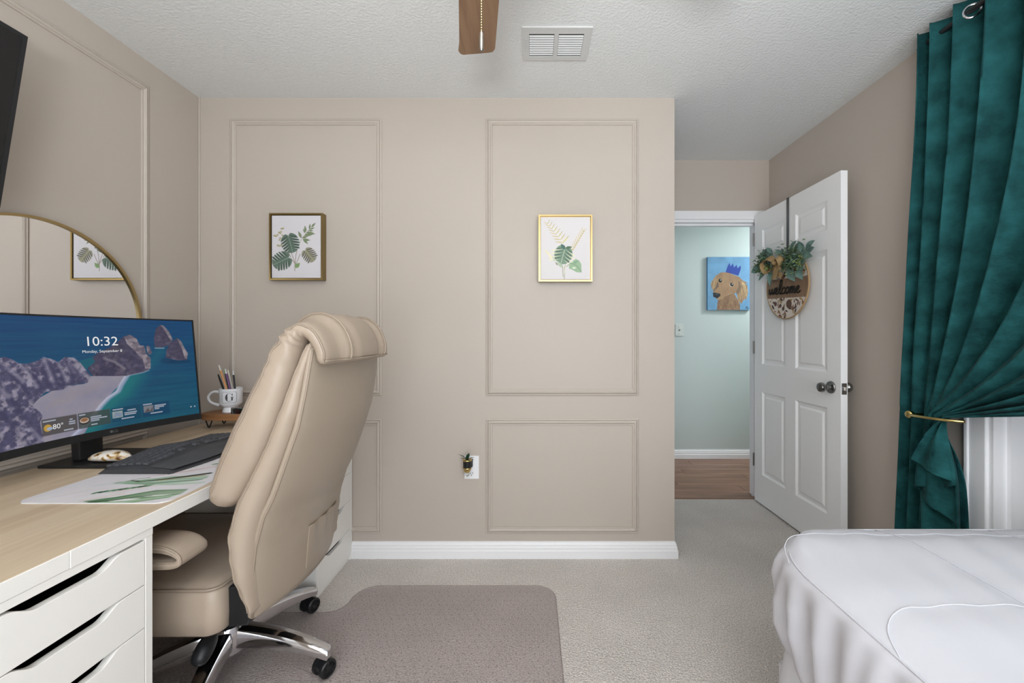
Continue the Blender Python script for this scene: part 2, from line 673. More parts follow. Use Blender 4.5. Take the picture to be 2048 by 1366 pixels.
# right wall with the closet opening
CY0, CY1, CZ = -0.05, 1.515, 2.03
b = B().box(XR, XR + .11, CY1, YD, 0, ZC).box(XR, XR + .11, YR - .12, CY0, 0, ZC).box(XR, XR + .11, CY0, CY1, CZ, ZC)
struct(b.obj('wall_right', M['wall']), 'taupe wall on the right with the closet opening')
# closet shell
b = B().box(XR + .75, XR + .8, CY0 - .3, CY1 + .4, 0, ZC).box(XR + .11, XR + .75, CY0 - .35, CY0 - .3, 0, ZC).box(XR + .11, XR + .75, CY1 + .35, CY1 + .4, 0, ZC)
struct(b.obj('wall_closet', M['wall']), 'inner walls of the closet behind the green curtain')
# wall behind the camera with an unseen window added for light
WX0, WX1, WZ0, WZ1 = -0.6, 1.5, 0.48, 2.16
b = B().box(XL, WX0, YR - .12, YR, 0, ZC).box(WX1, XR, YR - .12, YR, 0, ZC).box(WX0, WX1, YR - .12, YR, 0, WZ0).box(WX0, WX1, YR - .12, YR, WZ1, ZC)
struct(b.obj('wall_rear', M['wall']), 'taupe wall behind the camera with an added wide window')
w = B().box(WX0, WX1, YR - .09, YR - .03, WZ0, WZ0 + .05).box(WX0, WX1, YR - .09, YR - .03, WZ1 - .05, WZ1).box(WX0, WX0 + .05, YR - .09, YR - .03, WZ0, WZ1).box(WX1 - .05, WX1, YR - .09, YR - .03, WZ0, WZ1).box(.425, .475, YR - .09, YR - .03, WZ0, WZ1)
win = struct(w.obj('added_window', M['white']), 'unseen white framed window added behind the camera for light')
_m = bpy.data.materials.new('window_pane')
_m.use_nodes = True
_nt = _m.node_tree
_tr = _nt.nodes.new('ShaderNodeBsdfTransparent')
_gl = _nt.nodes.new('ShaderNodeBsdfGlossy')
_gl.inputs['Roughness'].default_value = 0.02
_mx = _nt.nodes.new('ShaderNodeMixShader')
_mx.inputs[0].default_value = 0.06
_nt.links.new(_tr.outputs[0], _mx.inputs[1])
_nt.links.new(_gl.outputs[0], _mx.inputs[2])
_nt.links.new(_mx.outputs[0], _nt.nodes['Material Output'].inputs['Surface'])
for xa, xb in ((WX0 + .05, .425), (.475, WX1 - .05)):
    B().box(xa, xb, YR - .063, YR - .057, WZ0 + .05, WZ1 - .05).obj('pane', _m, win)
# hall
struct(B().box(-.3, 3.2, 3.90, 4.0, 0, ZC).obj('wall_hall', M['hall_wall']), 'pale blue hall wall beyond the doorway')
struct(B().box(3.1, 3.2, YD + .12, 3.9, 0, ZC).obj('wall_hall_end', M['hall_wall']), 'end wall of the hall out of sight')
struct(B().box(-.3, XC, YD + .12, YD + .16, 0, ZC).box(XR + .11, 3.1, YD + .02, YD + .12, 0, ZC).obj('wall_hall_near', M['hall_wall']), 'hall side of the bedroom wall')
hf = struct(B().box(-.3, 3.1, YD + .03, 3.9, -.10, -.012).obj('floor_hall', M['laminate']), 'reddish brown laminate floor of the hall')
yy = YD + .045
row = 0
while yy < 3.89:
    x = -.3 - (row * .47) % 1.1
    while x < 3.1:
        x0, x1 = max(x, -.3), min(x + 1.2, 3.1)
        if x1 - x0 > .05:
            B().box(x0 + .0012, x1 - .0012, yy, min(yy + .1235, 3.9), -.012, 0.0, .0015, 1).obj('plank', M['laminate'], hf)
        x += 1.2
    yy += .125
    row += 1
b = B()
b.prism([(0, 0), (.045, 0), (.04, .006), (.005, .006)], lambda a, z, d: (d, YD + .005 + a, z), OX0, OX1)
struct(b.obj('trim_1', M['laminate']), 'brown threshold strip between carpet and laminate')


# baseboards
BP = [(0, 0), (.015, 0), (.015, .040), (.012, .044), (.012, .058), (.009, .063), (.009, .071), (.004, .080), (.003, .087), (0, .087)]


def baseboard(name, path, label):
    """path: floor polyline walked with the room on its right hand side"""
    rs = []
    n = len(path)
    for i, p in enumerate(path):
        p = Vector(p)
        d0 = (p - Vector(path[i - 1])).normalized() if i else None
        d1 = (Vector(path[i + 1]) - p).normalized() if i < n - 1 else None
        n0 = Vector((d0.y, -d0.x)) if d0 else None
        n1 = Vector((d1.y, -d1.x)) if d1 else None
        nn = n0 if n1 is None else n1 if n0 is None else (n0 + n1) / (1 + n0.dot(n1))
        rs.append([(p.x + nn.x * a, p.y + nn.y * a, z) for a, z in BP])
    o = B().rings(rs, True, True, True).obj(name, M['white'])
    return struct(o, label)


baseboard('baseboard_back', [(-1.36, YB), (XC, YB), (XC, YD)], 'white ridged baseboard along the panelled wall')
baseboard('baseboard_right', [(XR, YD), (XR, CY1 + .075)], 'white baseboard along the right wall behind the door')
baseboard('baseboard_left', [(XL, YR), (XL, YB)], 'white baseboard behind the desk')
baseboard('baseboard_hall', [(-.3, 3.9), (3.1, 3.9)], 'white baseboard of the hall wall')

# raised panel mouldings
MP = [(0, 0), (0, .005), (.005, .008), (.008, .008), (.010, .005), (.013, .011), (.019, .014), (.024, .011), (.027, .006), (.033, .006), (.034, 0)]


def panel_frame(name, fn, a0, a1, b0, b1, label):
    rs = []
    for w, h in MP:
        rs.append([fn(a0 + w, b0 + w, h), fn(a1 - w, b0 + w, h), fn(a1 - w, b1 - w, h), fn(a0 + w, b1 - w, h)])
    rs.append(rs[0])
    return struct(B().rings(rs, True).obj(name, M['trim_wall']), label)


bw = lambda a, z, h: (a, YB - h, z)
lw = lambda a, z, h: (XL + h, a, z)
panel_frame('trim_2', bw, -1.596, -.791, .860, 2.328, 'tall taupe panel moulding around the left botanical picture')
panel_frame('trim_3', bw, -.239, .571, .860, 2.328, 'tall taupe panel moulding around the right botanical picture')
panel_frame('trim_4', bw, -1.596, -.791, .130, .738, 'low taupe panel moulding beside the far drawer unit')
panel_frame('trim_5', bw, -.239, .571, .130, .738, 'low taupe panel moulding right of the wall outlet')
panel_frame('trim_6', lw, .62, 1.868, .860, 2.322, 'tall taupe panel moulding behind mirror and wall television')
panel_frame('trim_7', lw, .62, 1.868, .130, .752, 'low taupe panel moulding behind the desk')
# bead of caulk in the wall corner
struct(B().tube([(XL + .003, YB - .003, .0), (XL + .003, YB - .003, ZC)], .004, 6).obj('trim_8', M['trim_wall']), 'thin white caulk line in the left wall corner')

# door casing and jamb
b = B()
cw = .062
for (x0, x1, z0, z1) in ((OX0 - cw + .04, OX0, 0, OZ + cw), (OX1, XR - .0005, 0, OZ + cw), (OX0, OX1, OZ, OZ + cw)):
    b.box(x0, x1, YD - .012, YD, z0, z1, .003, 2)
b.box(OX0, OX0 + .018, YD, YD + .12, 0, OZ).box(OX1 - .018, OX1, YD, YD + .12, 0, OZ).box(OX0, OX1, YD, YD + .12, OZ - .018, OZ)
b.box(OX0 + .018, OX1 - .018, YD + .04, YD + .075, OZ - .032, OZ - .018).box(OX1 - .03, OX1 - .018, YD + .04, YD + .075, 0, OZ)
struct(b.obj('trim_9', M['white']), 'white casing and jamb around the bedroom doorway')
# closet casing and jamb
b = B()
b.box(XR - .016, XR, CY1, CY1 + .072, 0, CZ + .07, .004, 2).box(XR - .022, XR - .004, CY1 + .058, CY1 + .074, 0, CZ + .07, .004, 2)
b.box(XR - .016, XR, CY0 - .07, CY0, 0, CZ + .07, .004, 2).box(XR - .016, XR, CY0, CY1, CZ, CZ + .07, .004, 2)
b.box(XR - .005, XR + .12, CY1 - .016, CY1, 0, CZ).box(XR - .005, XR + .12, CY0, CY0 + .016, 0, CZ).box(XR - .005, XR + .12, CY0, CY1, CZ - .016, CZ)
b.box(XR + .045, XR + .12, CY1 - .03, CY1 - .016, 0, CZ - .016)
struct(b.obj('trim_10', M['white']), 'white casing and jamb around the closet opening')

# ================================================================== DOOR
DX0, DX1, DY0, DY1 = 1.597, 1.632, 2.093, 2.900
door = thing('door_1', 'white six panel bedroom door standing open against the right wall', 'door', (DX0, DY1, .012), kind='structure')
cols = ((2.190, 2.452), (2.552, 2.806))
rows = ((.215, .79), (.98, 1.645), (1.75, 1.91))
zt = 2.03
b = B()
ys = [DY0, cols[0][0], cols[0][1], cols[1][0], cols[1][1], DY1]
for i in (0, 2, 4):
    b.box(DX0, DX1, ys[i], ys[i + 1], .012, zt)
zs = [.012] + [z for r in rows for z in r] + [zt]
for c in cols:
    for i in range(0, 8, 2):
        b.box(DX0, DX1, c[0], c[1], zs[i], zs[i + 1])
b.obj('door_frame', M['door'], door)
for c in cols:
    for r in rows:
        rs = []
        for ins, dep in ((0, .012), (0, 0), (.012, .009), (.028, .009), (.040, .003)):
            rs.append([(DX0 + dep + (.0006 if ins == 0 and dep == 0 else 0), y, z) for y, z in ((c[0] + ins, r[0] + ins), (c[1] - ins, r[0] + ins), (c[1] - ins, r[1] - ins), (c[0] + ins, r[1] - ins))])
        pb = B().rings(rs[1:], True, False, True)
        rs2 = [[(DX1 - (p[0] - DX0), p[1], p[2]) for p in q] for q in rs[1:]]
        pb.rings(rs2, True, False, True)
        pb.obj('panel', M['door'], door)
ky, kz = 2.160, .903
kn = B().lathe([(.033, 0), (.033, -.004), (.030, -.008), (.014, -.011), (.011, -.020), (.011, -.030), (.017, -.036), (.025, -.045), (.0265, -.054), (.023, -.063), (.014, -.068), (.002, -.069)], (DX0, ky, kz), 'x', 28)
kn.obj('door_knob', M['steel'], door, smooth=True, angle=.6)
kn = B().lathe([(.033, 0), (.033, .004), (.030, .008), (.014, .011), (.011, .020), (.011, .030), (.017, .036), (.025, .045), (.0265, .054), (.023, .063), (.014, .068), (.002, .069)], (DX1, ky, kz), 'x', 28)
kn.obj('door_knob', M['steel'], door, smooth=True, angle=.6)
lp = B().box(DX0 + .005, DX1 - .005, DY0 - .0015, DY0, kz - .029, kz + .029).obj('latch_plate', M['steel'], door)
B().box(DX0 + .011, DX1 - .011, DY0 - .011, DY0, kz - .011, kz + .011, .003, 2).obj('latch_bolt', M['chrome'], lp)
for z in (.25, 1.05, 1.82):
    B().lathe([(.006, 0), (.006, .09)], (DX0 - .004, DY1 + .004, z), 'z', 10).obj('hinge', M['steel'], door)

# ================================================================== CEILING VENT
VX0, VX1, VY0, VY1 = -.037, .253, 1.655, 1.853
vent = thing('ceiling_vent', 'white metal air vent with two louvred sections in the ceiling', 'vent', (.108, 1.754, ZC - .02))
gx = ((-.008, .098), (.116, .222))
gy = (1.690, 1.828)
b = B()
b.box(VX0, gx[0][0], VY0, VY1, ZC - .007, ZC - .0005).box(gx[0][1], gx[1][0], VY0, VY1, ZC - .007, ZC - .0005).box(gx[1][1], VX1, VY0, VY1, ZC - .007, ZC - .0005)
for g in gx:
    b.box(g[0], g[1], VY0, gy[0], ZC - .007, ZC - .0005).box(g[0], g[1], gy[1], VY1, ZC - .007, ZC - .0005)
b.obj('face_plate', M['vent'], vent)
for g in gx:
    B().box(g[0], g[1], gy[0], gy[1], ZC - .0022, ZC - .0004).obj('duct_shade_sheet', M['vent_shade'], vent)  # flat dark sheet painted as the shade behind the louvres
    for k in range(9):
        y = gy[0] + .016 + k * .0136
        B().prism([(0, 0), (.0010, -.0003), (.0048, -.0048), (.0040, -.0053)], lambda a, z, d, y=y: (d, y + a - .004, ZC - .003 + z), g[0] + .001, g[1] - .001).obj('louvre', M['vent'], vent)
B().box(-.0215, -.0185, 1.715, 1.775, ZC - .012, ZC - .006).obj('damper_lever', M['vent'], vent)

# ================================================================== CEILING FAN
FX, FY = -.082, .745
fan = thing('ceiling_fan', 'brown wooden ceiling fan blade with beaded pull chain near the top edge', 'ceiling fan', (FX, FY, ZC))
B().lathe([(.075, 0), (.075, -.02), (.055, -.05), (.018, -.06), (.014, -.13)], (FX, FY, ZC), 'z', 28).obj('downrod', M['gold_dark'], fan, smooth=True, angle=.6)
B().lathe([(.04, .09), (.10, .07), (.115, .03), (.115, -.02), (.08, -.05), (.03, -.06)], (FX, FY, 2.22), 'z', 32).obj('motor_housing', M['gold_dark'], fan, smooth=True, angle=.6)
ang0 = math.atan2(1.427 - FY, -.188 - FX)
for k in range(5):
    a = ang0 + k * 2 * PI / 5
    bl = []
    prof = [(.16, .048), (.22, .056), (.35, .059), (.64, .062)]
    tip = [(.680, .066), (.692, .060), (.697, .05), (.668, -.040), (.662, -.052), (.648, -.058)]
    pts = [(r, w) for r, w in prof] + tip + [(r, -w + .003) for r, w in reversed(prof)]
    tl = math.radians(9)
    m = Matrix.Translation((FX, FY, 2.165)) @ Matrix.Rotation(a, 4, 'Z') @ Matrix.Rotation(tl if k else 0.03, 4, 'X')
    bo = B().prism(pts, lambda p, q, d: (p, q, d), -.004, .004).xf(m).obj('blade', M['blade'], fan, bev=.0015)
    B().box(.09, .24, -.018, .018, .004, .010, .002, 1).xf(m).obj('blade_iron', M['gold_dark'], bo)
B().lathe([(.05, .03), (.06, .01), (.10, -.02), (.115, -.05), (.11, -.09), (.08, -.125), (.03, -.145), (.003, -.148)], (FX, FY, 2.14), 'z', 32).obj('light_globe', M['globe'], fan, smooth=True)
chy, chx = .885, -.108
ch = B()
z = 2.155
ch.tube([(FX, FY + .10, 2.19), (chx, chy - .02, 2.185), (chx, chy, 2.15)], .0015, 6)
while z > 1.835:
    ch.add([(chx + .0026 * math.cos(t) * s, chy + .0026 * math.sin(t) * s, z + .0026 * c) for s, c in ((.01, 1), (.8, .6), (.8, -.6), (.01, -1)) for t in (0, 1.05, 2.1, 3.14, 4.19, 5.24)],
           [(i * 6 + j, i * 6 + (j + 1) % 6, (i + 1) * 6 + (j + 1) % 6, (i + 1) * 6 + j) for i in range(3) for j in range(6)])
    z -= .0058
co = ch.obj('pull_chain', mat('chain_metal', '9c8d70', .35, 1.0), fan, smooth=True)
B().lathe([(.0025, .042), (.0042, .038), (.0045, .004), (.003, 0)], (chx, chy, 1.797), 'z', 12).obj('chain_pull', mat('pull_metal', '96938d', .28, 1.0), co, smooth=True, angle=.6)
pl = bpy.data.lights.new('fan_bulb', 'POINT')
pl.energy = 1.5
pl.color = (1.0, .90, .78)
pl.shadow_soft_size = .10
po = bpy.data.objects.new('fan_bulb', pl)
po.location = (FX, FY, 1.93)
COL.objects.link(po)

# lamp-shaped fill added unseen behind the camera, shining at the ceiling
tl_ = thing('added_uplight', 'unseen black uplight with upward bowl added behind the camera as fill', 'added fill light', (-.15, -.50, 0))
B().lathe([(.13, 0), (.13, .012), (.03, .025), (.012, .04)], (-.15, -.50, .001), 'z', 28).obj('base', M['black'], tl_, smooth=True, angle=.6)
B().lathe([(.012, .03), (.012, 1.25)], (-.15, -.50, 0), 'z', 14).obj('pole', M['black'], tl_, smooth=True, angle=.6)
B().lathe([(.02, 1.24), (.16, 1.265), (.275, 1.335), (.273, 1.336), (.16, 1.271), (.02, 1.25)], (-.15, -.50, 0), 'z', 28).obj('added_bowl', M['black'], tl_, smooth=True)
B().lathe([(.03, 1.285), (.20, 1.304), (.20, 1.306), (.03, 1.287)], (-.15, -.50, 0), 'z', 28).obj('added_diffuser', M['added_lamp_globe'], tl_, smooth=True)

# added hall ceiling lamp (out of view, lights the hall)
hl = thing('added_hall_lamp', 'round flush lamp added on the hall ceiling out of view', 'lamp', (2.85, 3.25, 2.40))
B().lathe([(.15, .04), (.15, .02), (.14, .01)], (2.85, 3.25, 2.40), 'z', 28).obj('added_lamp_base', M['white'], hl)
B().lathe([(.135, .012), (.12, -.004), (.06, -.018), (.002, -.02)], (2.85, 3.25, 2.40), 'z', 28).obj('added_lamp_shade', M['added_lamp_globe'], hl, smooth=True)

# ================================================================== DESK
DF, DB, DT = -.945, -1.655, .735
desk = thing('desk', 'long desk with pale oak top and white front edge', 'desk', (-1.3, 1.2, .699))
B().box(DB, DF - .003, .30, YB - .012, .699, DT, .0015, 1).obj('desk_top', M['oak'], desk)
B().box(DF - .003, DF, .30, .832, .699, DT, .001, 1).obj('edge_band', M['cab'], desk)
B().box(DF - .003, DF + .0006, .8325, YB - .012, .6985, DT + .0003, .001, 1).obj('edge_band', M['cab'], desk)


def drawer_unit(y0, label):
    y1 = y0 + .36
    t = thing('drawer_unit', label, 'drawer unit', (-1.245, (y0 + y1) / 2, 0), 'white drawer units under the desk')
    xf, xb = DF - .003, DF - .583
    b = B().box(xb, xf, y0, y0 + .019, .0, .679, .001, 1).box(xb, xf, y1 - .019, y1, .0, .679, .001, 1)
    b.box(xb, xb + .01, y0 + .019, y1 - .019, .02, .679).box(xb + .01, xf - .03, y0 + .019, y1 - .019, .02, .03)
    b.obj('body', M['cab'], t)
    B().box(xb, xf + .001, y0, y1, .6795, .6985, .001, 1).obj('top_panel', M['cab'], t)
    B().box(xf - .02, xf - .010, y0 + .019, y1 - .019, .0, .022).obj('plinth', M['cab'], t)
    seams = [.6755, .566, .461, .318, .166, .024]
    yc = (y0 + y1) / 2
    ya, yb = y0 + .0205, y1 - .0205
    for i in range(5):
        zt_, zb_ = seams[i] - .0022, seams[i + 1]
        top = []
        N = 40
        for k in range(N + 1):
            y = ya + (yb - ya) * k / N
            d = abs(y - yc)
            f = 0 if d > .105 else (1 if d < .055 else .5 + .5 * math.cos(PI * (d - .055) / .05))
            top.append((y, zt_ - .021 * f))
        poly = [(ya, zb_), (yb, zb_)] + list(reversed(top))
        dr = B().prism(poly, lambda a, z, d: (d, a, z), xf - .018, xf).obj('drawer', M['cab'], t, bev=.0012)
        b = B().box(xb + .05, xf - .019, ya + .012, ya + .020, zb_ + .015, zt_ - .032).box(xb + .05, xf - .019, yb - .020, yb - .012, zb_ + .015, zt_ - .032).box(xb + .05, xf - .019, ya + .012, yb - .012, zb_ + .010, zb_ + .016)
        b.obj('drawer_box', M['black'], dr)
    return t


drawer_unit(.6575, 'near white drawer unit with scooped handle slots at the lower left corner')
drawer_unit(1.792, 'far white drawer unit against the panelled wall behind the office chair')

# ================================================================== MIRROR, TELEVISION
mir = thing('round_mirror', 'round wall mirror with thin gold frame above the desk', 'mirror', (XL + .01, 1.438, .85))
cyc, czc, rr = 1.438, 1.222, .366
prof = [(rr, .003), (rr, .024), (rr + .009, .026), (rr + .010, .002)]
B().rings([[(XL + h, cyc + r * math.cos(t * 2 * PI / 96), czc + r * math.sin(t * 2 * PI / 96)) for t in range(96)] for r, h in prof + prof[:1]], True).obj('frame', M['gold'], mir, smooth=True, angle=.6)
B().prism([(cyc + rr * math.cos(t * 2 * PI / 96), czc + rr * math.sin(t * 2 * PI / 96)) for t in range(96)], lambda a, z, d: (XL + d, a, z), .004, .0175).obj('glass', M['mirror'], mir)

tv = thing('wall_television', 'black flat television tilted on the wall in the upper left corner', 'television', (-1.55, .72, 1.56))
ttz0, ttz1 = 1.555, 2.062
slope = (.078) / .478
m = Matrix.Translation((-1.49, 0, 2.062)) @ Matrix.Rotation(math.atan(slope), 4, 'Y')
L = (ttz1 - ttz0) / math.cos(math.atan(slope))
B().box(-.035, -.004, .22, 1.203, -L, 0, .004, 2).xf(m).obj('housing', M['black'], tv)
B().box(-.004, -.0005, .232, 1.191, -L + .012, -.012).xf(m).obj('screen', mat('tv_screen', '17181a', .22), tv)
B().box(-.004, .0, .22, .232, -L, 0).box(-.004, .0, 1.191, 1.203, -L, 0).box(-.004, 0, .232, 1.191, -.012, 0).box(-.004, 0, .232, 1.191, -L, -L + .012).xf(m).obj('bezel', M['black'], tv)
B().box(XL + .001, XL + .02, .55, .85, 1.68, 1.98).box(XL + .02, -1.54, .66, .74, 1.78, 1.88).obj('wall_bracket', M['black'], tv)


# ================================================================== MONITOR
def mon(a, z, off=0.0):
    c, phi, R, zb, t = (-1.494, 1.409), .113, 1.0, .824, .095
    s, k = np.sin(np.asarray(a) / R), 1 - np.cos(np.asarray(a) / R)
    nx, ny = math.cos(phi), -math.sin(phi)
    d = R * k - t * (np.asarray(z) - zb) + off
    return np.stack([c[0] + math.sin(phi) * R * s + nx * d, c[1] + math.cos(phi) * R * s + ny * d, np.asarray(z) + 0 * s], -1)


AW, MZ0, MZ1 = .332, .824, 1.244


def scr(u, v, off=0.0):
    return mon(-AW + 2 * AW * np.asarray(u), MZ0 + (MZ1 - MZ0) * np.asarray(v), off)


monitor = thing('computer_monitor', 'large curved black monitor showing a coastal lock screen on the desk', 'monitor', (-1.55, 1.42, DT))
NA = 40
rs = []
for i in range(NA + 1):
    u = i / NA
    e = min(u, 1 - u)
    th = .020 + .035 * min(1, e / .25)
    q = [scr(u, 0, 0), scr(u, 1, 0), scr(u, 1, -.012), scr(u, .75, -th), scr(u, .25, -th), scr(u, 0, -.012)]
    rs.append([tuple(p) for p in q])
B().rings(rs, True, True, True).obj('housing', M['black'], monitor)
# bezel strips proud of the panel
SU0, SU1, SV0, SV1 = .0085, .9915, .058, .986
for nm, (u0, u1, v0, v1) in (('chin', (0, 1, 0, SV0)), ('bezel', (0, 1, SV1, 1)), ('bezel', (0, SU0, SV0, SV1)), ('bezel', (SU1, 1, SV0, SV1))):
    rs = []
    n = NA if u1 - u0 > .5 else 1
    for i in range(n + 1):
        u = u0 + (u1 - u0) * i / n
        rs.append([tuple(scr(u, v, o)) for v, o in ((v0, .0), (v0, .0025), (v1, .0025), (v1, .0))])
    B().rings(rs, True, True, True).obj(nm, M['black'], monitor)

# the lock screen picture
cv = Cv(520, 330, '1d5286')
cv.X, cv.Y = SU0 + (SU1 - SU0) * cv.X, SV0 + (SV1 - SV0) * cv.Y
n1 = cv.noise(4, 60, 1, 3)
n2 = cv.noise(60, 40, 2, 4)
n3 = cv.noise(14, 10, 3, 5)
grad = cv.Y
sea = np.stack([.085 + .03 * n1 + .0 * grad, .27 + .10 * n1 + .06 * (1 - grad), .47 + .06 * n1 + .04 * (grad - .5)], -1)
cv.a = sea.copy()


def rock(pts, base, hi, seed, contrast=1.0, rot=False):
    n = cv.noise(48, 34, seed, 5)
    r2 = cv.noise(18, 6, seed + 50, 4)
    f = np.clip((n - .46) * 5 * contrast + (r2 - .5) * 2.0, 0, 1)
    col = np.array(Cv.c(base)) * (1 - f[..., None]) + np.array(Cv.c(hi)) * f[..., None]
    col = col * (.82 + .36 * n2[..., None])
    return cv.poly(pts, col)


cv.poly([(.40, .62), (.50, .67), (.53, .60), (.47, .56)], '1f7482', .7)
# bright turquoise shallows
shal = [(.645, .49), (.70, .50), (.74, .42), (.66, .33), (.60, .24), (.54, .10), (.50, .02), (.36, .02), (.50, .22), (.56, .32)]
for dx_, wd_, c_, al in ((.055, .16, '1a6f88', .55), (.038, .11, '1d7d86', .6), (.020, .07, '2a8d8c', .7)):
    cv.stroke([(x + dx_, y - .01) for x, y in ((.645, .486), (.617, .417), (.599, .362), (.554, .317), (.517, .26), (.471, .164), (.386, .0))], wd_, c_, al, 14)
cv.stroke([(.68, .50), (.76, .58), (.80, .66), (.82, .70)], .07, '1d7486', .6, 12)
beach = [(.48, .51), (.642, .488), (.622, .45), (.601, .407), (.568, .357), (.535, .288), (.509, .24), (.431, .062), (.30, .0), (.0, .0), (.0, .25), (.226, .338), (.259, .386), (.309, .424), (.37, .452), (.449, .452)]
bc = np.stack([.66 + .12 * (n3 - .5), .64 + .10 * (n3 - .5), .70 + .02 * n3], -1)
cv.poly(beach, bc)
for k in range(7):
    x = .28 + .03 * k
    cv.stroke([(x, .30 + .012 * k), (x + .08, .40 + .008 * k)], .012, 'b0a2a2', .35, 3)
foam = [(.645, .486), (.617, .417), (.599, .362), (.554, .317), (.517, .26), (.471, .164), (.386, .057)]
cv.stroke(foam, .030, 'b9bfe0', .85, 3)
cv.stroke([(x - .012, y - .005) for x, y in foam], .014, 'dfe2f4', .8, 2)
cliff = [(-.021, .70), (.0, .70), (.12, .688), (.136, .695), (.164, .676), (.188, .645), (.218, .638), (.261, .657), (.288, .679), (.315, .667), (.345, .638), (.375, .676), (.413, .664), (.44, .619), (.459, .564), (.48, .507), (.461, .457), (.404, .457), (.37, .452), (.358, .424), (.309, .424), (.282, .421), (.259, .386), (.226, .338), (.255, .281), (.264, .25), (.252, .205), (.261, .057), (.25, -.05), (-.05, -.05)]
rock(cliff, '5a5878', 'a7a0b4', 11)
for x0, y0, x1, y1 in ((.30, .66, .33, .47), (.335, .63, .36, .46), (.375, .65, .40, .47), (.395, .62, .43, .48), (.22, .60, .27, .44), (.15, .58, .22, .40), (.10, .50, .18, .30), (.26, .62, .30, .47), (.05, .42, .15, .22), (.18, .3, .24, .1)):
    cv.stroke([(x0, y0), ((x0 + x1) / 2 + .008, (y0 + y1) / 2), (x1, y1)], (.012, .045), '4b4a6c', .8, 4)
for x0, y0, x1, y1 in ((.345, .63, .375, .50), (.41, .66, .455, .52), (.288, .675, .315, .50), (.20, .62, .25, .47), (.12, .66, .2, .52), (.05, .6, .14, .42), (.215, .18, .25, .08)):
    cv.stroke([(x0, y0), (x1, y1)], (.010, .025), 'b9b2c4', .65, 4)
rock([(.465, .574), (.503, .624), (.492, .657), (.518, .698), (.574, .74), (.605, .774), (.639, .831), (.67, .852), (.70, .819), (.717, .757), (.727, .71), (.758, .648), (.761, .586), (.752, .526), (.718, .505), (.642, .486), (.486, .51)], '4f4b66', '6a6478', 21, .6)
rock([(.645, .831), (.673, .85), (.703, .812), (.727, .702), (.764, .633), (.759, .536), (.733, .54), (.724, .626), (.684, .712), (.654, .771)], '7d7484', 'aaa0a8', 22)
rock([(.483, .593), (.545, .652), (.592, .614), (.639, .552), (.63, .507), (.592, .493), (.486, .51)], '4d4864', '6d6579', 23, .6)
cv.stroke([(.545, .65), (.592, .614), (.635, .55)], .018, '9d95a0', .8, 3)
rock([(.717, .752), (.736, .75), (.745, .683), (.73, .69)], '6d6678', '9d949c', 24)
rock([(.747, .745), (.761, .75), (.773, .683), (.765, .664), (.75, .671)], '6d6678', '9d949c', 25)
cv.ell(.91, .588, .10, .02, '123f63', .6, .5)
cv.ell(.85, .60, .06, .03, '143f66', .5, .6)
rock([(.788, .755), (.788, .817), (.801, .905), (.827, .945), (.843, .936), (.867, .881), (.884, .802), (.869, .752), (.827, .729), (.794, .731)], '544f68', '6e687c', 26, .6)
rock([(.827, .945), (.843, .936), (.867, .881), (.884, .802), (.872, .79), (.855, .86)], '8d8592', 'b0a7ae', 27)
rock([(.839, .629), (.846, .702), (.869, .767), (.907, .817), (.926, .79), (.943, .712), (.958, .664), (.949, .60), (.902, .598)], '544f68', '6e687c', 28, .6)
rock([(.907, .817), (.926, .79), (.943, .712), (.958, .664), (.949, .61), (.938, .62), (.93, .70), (.915, .77)], '8d8592', 'b0a7ae', 29)
cv.stroke([(.79, .725), (.835, .722)], .007, 'dfe8ee', .8, 1)
cv.stroke([(.642, .486), (.72, .505), (.75, .522)], .008, 'c4cbe0', .7, 1.5)
# cards along the bottom edge
for u0, u1, col in ((.258, .404, '54504f'), (.409, .551, '4a5350'), (.556, .695, '12506f'), (.703, .837, '104a70')):
    cv.poly([(u0, .10), (u1, .10), (u1, .222), (u0, .222)], col, .82)
cv.ell(.281, .155, .026, .026, 'e0b44e')
cv.ell(.289, .148, .020, .012, 'b9cbe8', 1, .3)
cv.ell(.435, .160, .036, .030, '2b221f')
cv.ell(.435, .162, .032, .022, 'd8c8c0')
cv.ell(.435, .166, .024, .014, 'a8764e', 1, .3)
cv.poly([(.560, .135), (.608, .135), (.608, .192), (.560, .192)], 'a9b8b6')
cv.poly([(.562, .138), (.582, .15), (.60, .139), (.606, .17), (.575, .186)], '8d9fc0', .8)
cv.poly([(.708, .143), (.757, .143), (.757, .202), (.708, .202)], '8c8f96')
cv.poly([(.712, .146), (.73, .18), (.74, .150), (.754, .19), (.752, .146)], '5b4e50', .8)
sc = cv.grid('screen', lambda u, v: scr(u, v, .0012), M['screen'], monitor)
sc['label'] = 'lock screen picture of rocky coast'
WM, HM = 2 * AW, MZ1 - MZ0


def screen_text(body, u, v, h, name, material, align='LEFT', sx=1.0):
    vs, fs = text_geo(body, 1.0, align)
    b = B()
    P = np.array(vs)
    uu = u + P[:, 0] * h * sx / WM
    vv = v + P[:, 1] * h / HM
    b.add([tuple(p) for p in scr(uu, vv, .0019)], fs)
    return b.obj(name, material, sc)


def screen_bar(u0, u1, v, h, name='text_line', material=None):
    rs = [[tuple(scr(u, v + s * h / 2, .0019)) for s in (-1, 1)] for u in np.linspace(u0, u1, 4)]
    return B().rings(rs, False).obj(name, material or M['text_soft'], sc)


